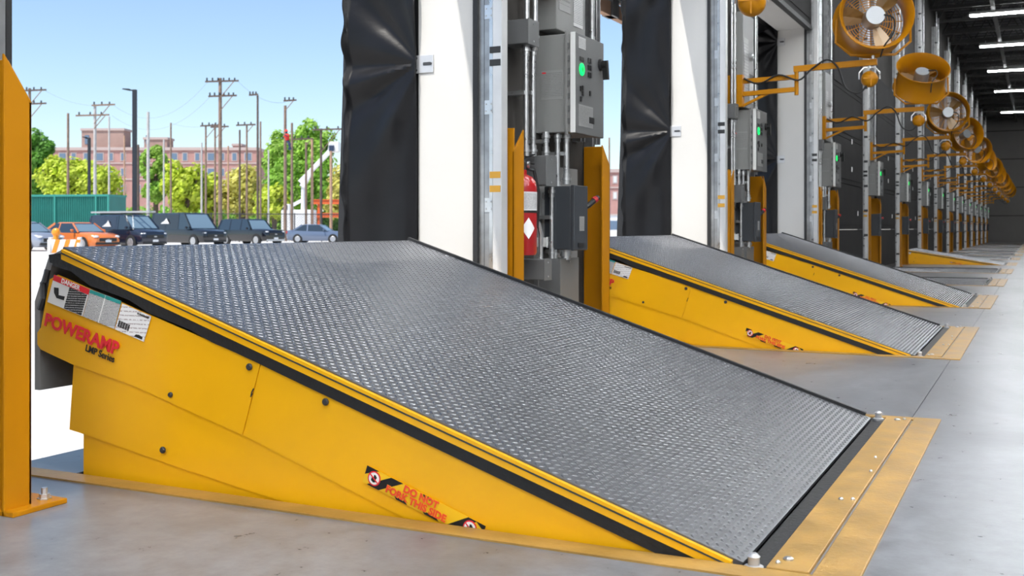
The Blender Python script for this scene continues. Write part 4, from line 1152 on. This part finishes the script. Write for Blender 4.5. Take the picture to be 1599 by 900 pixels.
wire((180, 166, 98), (325, 128, 94), 2.0, 'overhead wire sagging towards the tallest pole from the left')
wire((176, 181, 98), (329, 151, 94), 2.0, 'lower overhead wire between pale pole and tallest pole')
wire((373, 128, 94), (446, 160, 97), .6, 'overhead wire from the tallest pole to the climbed pole')
wire((269, 193, 104), (322, 197, 104), .2, 'short overhead wire left of the tallest pole')
wire((500, 202, 100), (640, 206, 110), .5, 'overhead wire running behind the black curtain')

# worker on the pole: one continuous body
def worker():
    D = 96.5; p = far(449, 214, D); r = empty('person', p, math.atan2(RV.y, RV.x))
    m = MB()
    m.lathe([(.0001, -.38), (.15, -.36), (.17, -.1), (.20, .12), (.16, .24), (.07, .30), (.07, .36), (.10, .42), (.11, .52), (.0001, .60)], (.0, 0, 0), (-.12, -.1, 1), 12)
    m.tube([(.16, -.05, .18), (.05, -.28, .06), (-.14, -.30, .14)], .055, 8); m.tube([(-.16, -.05, .18), (-.26, -.1, .0), (-.2, -.1, .2)], .055, 8)
    m.tube([(.04, 0, -.3), (.30, -.12, -.62), (.22, -.1, -1.05), (.14, -.18, -1.08)], .085, 8); m.tube([(-.02, 0, -.3), (.22, -.25, -.70), (.36, -.15, -1.1), (.28, -.25, -1.15)], .085, 8)
    b = m.build('body', 'cloth_blue', r, smooth=True)
    m = MB(); m.lathe([(.18, -.30), (.20, -.08), (.23, .12), (.19, .24), (.09, .29)], (0, 0, 0), (-.12, -.1, 1), 12)
    m.tube([(.17, -.05, .18), (.05, -.28, .06)], .075, 8); m.tube([(-.17, -.05, .18), (-.26, -.1, .0)], .075, 8); m.build('shirt', 'cloth_red', r, smooth=True)
    m = MB(); m.lathe([(.17, .0), (.15, .03), (.13, .10), (.07, .16), (.0001, .17)], (-.06, -.05, .50), (-.12, -.1, 1), 12); m.build('helmet', 'cloth_red', r, smooth=True)
    tag(r, 'worker in red shirt and red helmet strapped high on a brown pole', 'person')
worker()

# bucket truck
D = 104; p = gpt(470, D); r = empty('bucket_truck', p, math.atan2(RV.y, RV.x)); q = PXM(D)
def tx(u): return (u - 470) * q
def tz(v): return far(470, v, D).z - p.z
MB().prism([(tx(443), .5), (tx(443), tz(330)), (tx(447), tz(320)), (tx(456), tz(319)), (tx(458), .5)], 'y', -1.0, 1.0).build('cab', 'truck_white', r, bevel=.08)
MB().prism([(tx(444), tz(328)), (tx(447.5), tz(321)), (tx(453), tz(321)), (tx(453), tz(328))], 'y', -1.02, 1.02).build('cab_window', 'car_glass', r)
MB().box(tx(459), tx(492), -1.05, 1.05, .7, tz(328)).build('service_body', 'truck_white', r, bevel=.05)
for x in (tx(449), tx(470), tx(485)):
    for y in (-.9, .9): MB().lathe([(.0001, -.15), (.42, -.15), (.5, -.1), (.5, .1), (.42, .15), (.0001, .15)], (x, y, .5), (0, 1, 0), 16).build('wheel', 'tyre', r)
MB().cyl((tx(474), 0, tz(330)), (tx(474), 0, tz(290)), .22, .18, 10).build('mast', 'truck_white', r)
MB().bar((tx(469), 0, tz(285)), (tx(518), 0, tz(234)), .42, .42).build('boom', 'truck_white', r, bevel=.05)
MB().bar((tx(473), -.05, tz(292)), (tx(484), -.05, tz(270)), .5, .5).build('boom_sleeve', 'truck_white', r)
MB().bar((tx(455), 0, tz(322)), (tx(474), 0, tz(312)), .3, .3).build('outrigger_arm', 'truck_white', r)
m = MB(); m.box(tx(515), tx(531), -.6, .6, tz(238), tz(222)); m.build('bucket', 'truck_white', r, bevel=.06)
MB().box(tx(516), tx(524), -.7, .2, tz(237), tz(228)).build('bucket_control', 'cloth_blue', r)
tag(r, 'white bucket truck with raised boom behind the fence', 'truck')
# orange steel frames behind the fence
D = 108; p = gpt(517, D); r = empty('steel_gantry', p, math.atan2(RV.y, RV.x)); q = PXM(D); hl = 28 * q
zz_ = lambda v: far(517, v, D).z - p.z
for v0, v1 in ((312, 319), (333, 340)):
    bm_ = MB().box(-hl, hl, -.25, .25, zz_(v1), zz_(v0)).build('beam', 'machine_orange', r)
    MB().box(-hl, hl, -.32, .32, zz_(v0) - .06, zz_(v0) + .02).build('top_flange', 'machine_orange', bm_)
for x in (-hl + .6, hl - .6): MB().box(x - .12, x + .12, -.12, .12, 0, zz_(312)).build('leg', 'machine_orange', r)
tag(r, 'orange steel gantry with two long beams behind the fence', 'gantry')
for u, w_, c, lab in ((300, 30, 'car_black', 'dark car parked behind the fence, left one'), (385, 34, 'car_black', 'dark car parked behind the fence, right one')):
    o = car('parked_car', u, 119, 4, 4.6, 1.8, 1.5, c, lab)

# buildings
def building(name, u0, u1, vt, D, depth, mat, label, wins, bands=(), blocks=(), panemat='pane_far', turn=0):
    A = gpt(u0, D); B = gpt(u1, D); r = empty(name, A, math.atan2(RV.y, RV.x) + R(turn)); L = (B - A).length; q = PXM(D)
    H_ = far(u0, vt, D).z - A.z
    b = MB(); b.box(0, L, 0, depth, 0, H_); wl_ = b.build('wall', mat, r)
    MB().box(-.2, L + .2, -.25, depth + .2, H_ - .5, H_ + .1).build('parapet', 'stone_band', r)
    zz = lambda v: far(u0, v, D).z - A.z
    for va, vb in bands: MB().box(0, L, -.15, 0, zz(vb), zz(va)).build('stone_band', 'stone_band', r)
    for (ua, ub, va, mt) in blocks:
        m = MB(); xa, xb = (ua - u0) * q, (ub - u0) * q; m.box(xa, xb, 1, 5, H_, zz(va)); t_ = m.build('roof_block', mt, r)
        MB().box(xa - .2, xb + .2, .8, 5.2, zz(va) - .3, zz(va) + .15).build('block_coping', 'stone_band', t_)
        if ub - ua > 30: MB().box(xa + (xb - xa) * .08, xa + (xb - xa) * .18, .9, 1.05, H_ + .8, H_ + 2.6).build('block_window', panemat, t_)
    for (ua, ub, va, vb) in wins:
        xa, xb = (ua - u0) * q, (ub - u0) * q
        m = MB(); m.box(xa, xb, -.06, .1, zz(vb), zz(va)); f_ = m.build('window', 'stone_band', r)
        MB().box(xa + .2, xb - .2, -.10, .0, zz(vb) + .2, zz(va) - .2).build('pane', panemat, f_)
    tag(r, label, 'building'); return r
wins = []
for row in (238, 262, 288):
    for i in range(16):
        u = 92 + i * 19.3
        wins.append((u, u + (9 if i % 3 else 13), row, row + 14))
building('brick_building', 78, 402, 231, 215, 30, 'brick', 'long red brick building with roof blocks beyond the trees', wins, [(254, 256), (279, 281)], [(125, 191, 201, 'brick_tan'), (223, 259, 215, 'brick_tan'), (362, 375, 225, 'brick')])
wins = [(957 + i * 13, 965 + i * 13, v, v + 13) for i in range(4) for v in (274, 299)]
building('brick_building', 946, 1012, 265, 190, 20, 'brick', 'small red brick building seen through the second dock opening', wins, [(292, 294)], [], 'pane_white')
# low white site cabins seen through the second opening
p = gpt(975, 120); r = empty('site_cabin', p, math.atan2(RV.y, RV.x))
MB().box(-2.4, 2.6, 0, 3, 0, 2.6).build('wall', 'truck_white', r); MB().box(-2.5, 2.7, -.1, 3.1, 2.6, 2.75).build('roof', 'stone_band', r)
for x in (-1.6, .8): MB().box(x, x + .9, -.03, .03, 1.0, 2.0).build('window', 'pane_far', r)
tag(r, 'white site cabin seen through the second dock opening', 'cabin')

# trees
def tree(u, vc, ru, rv, D, leaf, lab, nleaf=2600, airy=.0):
    p = gpt(u, D); q = PXM(D); r = empty('tree', p)
    cz = far(u, vc, D).z - p.z; rx, rz_ = ru * q * 1.22, rv * q * 1.08; nleaf = int(nleaf * 1.5)
    tr = MB(); tr.tube([(0, 0, 0), (.1, 0, cz * .4), (0, .1, cz)], .28, 8)
    for i in range(7):
        a = rnd.uniform(0, 6.28); tr.tube([(0, 0, cz * .45), (rx * .4 * math.cos(a), rx * .4 * math.sin(a), cz + rz_ * rnd.uniform(-.3, .3)), (rx * .75 * math.cos(a), rx * .75 * math.sin(a), cz + rz_ * rnd.uniform(0, .6))], .09, 5)
    tr.build('trunk', 'bark', r, smooth=True)
    cl = []
    for i in range(36):
        while True:
            x, y, z = (rnd.uniform(-1, 1) for _ in range(3))
            if .15 < x * x + y * y + z * z < 1: break
        cl.append((x * rx * .8, y * rx * .8, cz + z * rz_ * .8, rnd.uniform(.28, .48) * (1 - airy * .45)))
    m = MB()
    for i in range(nleaf):
        cx, cy, cz_, cr = rnd.choice(cl)
        d = Vector((rnd.gauss(0, 1), rnd.gauss(0, 1), rnd.gauss(0, 1))).normalized() * (cr * min(rx, rz_) * rnd.uniform(.55, 1.05))
        c = Vector((cx, cy, cz_)) + d; s = rnd.uniform(.16, .34)
        nrm = (d.normalized() + Vector((rnd.gauss(0, .5), rnd.gauss(0, .5), rnd.gauss(0, .5) + .3))).normalized(); a = nrm.orthogonal().normalized(); b = nrm.cross(a)
        m.add([c + a * s, c + b * s * .7, c - a * s, c - b * s * .7], [(0, 1, 2, 3)])
    me = bpy.data.meshes.new('foliage'); me.from_pydata(m.v, [], m.f); me.materials.append(MATS[leaf]); me.update()
    o = bpy.data.objects.new('foliage', me); C.objects.link(o); o.parent = r; o['kind'] = 'stuff'
    tag(r, lab, 'tree', 'trees beyond the yard')
tree(62, 262, 28, 62, 128, 'leaf_dark', 'dark green tree beside the left guard post', 3600)
tree(100, 285, 34, 40, 124, 'leaf_lime', 'yellow-green tree just right of the dark green one', 3200)
tree(150, 288, 34, 38, 124, 'leaf_lime', 'yellow-green tree before the brick tower', 3200)
tree(243, 275, 24, 56, 126, 'leaf_fresh', 'slender fresh green tree right of the black lamp post', 3000, .5)
tree(290, 292, 27, 46, 120, 'leaf_lime', 'bright lime tree left of the tallest pole', 3600)
tree(330, 305, 22, 36, 122, 'leaf_lime', 'lime tree partly behind the tallest pole', 2600)
tree(378, 302, 32, 40, 122, 'leaf_gold', 'pale golden tree right of the tallest pole', 3000)
tree(470, 240, 58, 52, 138, 'leaf_fresh', 'large airy fresh green tree behind the climbed pole', 5200, .6)
tree(475, 285, 52, 46, 132, 'leaf_mid', 'dense mid green tree behind the white boom', 4200)
tree(428, 318, 26, 26, 118, 'leaf_lime', 'low lime bush-like tree left of the white truck', 2200)
tree(535, 300, 24, 42, 122, 'leaf_gold', 'golden tree at the edge of the black curtain', 2600)
tree(590, 270, 50, 70, 135, 'leaf_mid', 'green tree hidden behind the black curtain', 2600)
# hedge belt closing the yard
def hedge():
    A = gpt(60, 140); B = gpt(560, 140); m = MB()
    for i in range(9000):
        c = A.lerp(B, rnd.random()) + FV * rnd.uniform(-1.5, 1.5) + Vector((0, 0, rnd.uniform(0, 4.2) * rnd.uniform(.6, 1)))
        s = rnd.uniform(.2, .42); a = Vector((rnd.gauss(0, 1), rnd.gauss(0, 1), rnd.gauss(0, 1))).normalized(); b = a.orthogonal().normalized()
        m.add([c + a * s, c + b * s * .7, c - a * s, c - b * s * .7], [(0, 1, 2, 3)])
    me = bpy.data.meshes.new('hedge_foliage'); me.from_pydata(m.v, [], m.f); me.materials.append(MATS['leaf_mid']); me.update()
    o = bpy.data.objects.new('hedge', me); C.objects.link(o); tag(o, 'low green hedge along the back of the yard', 'hedge', kind='stuff')
hedge()
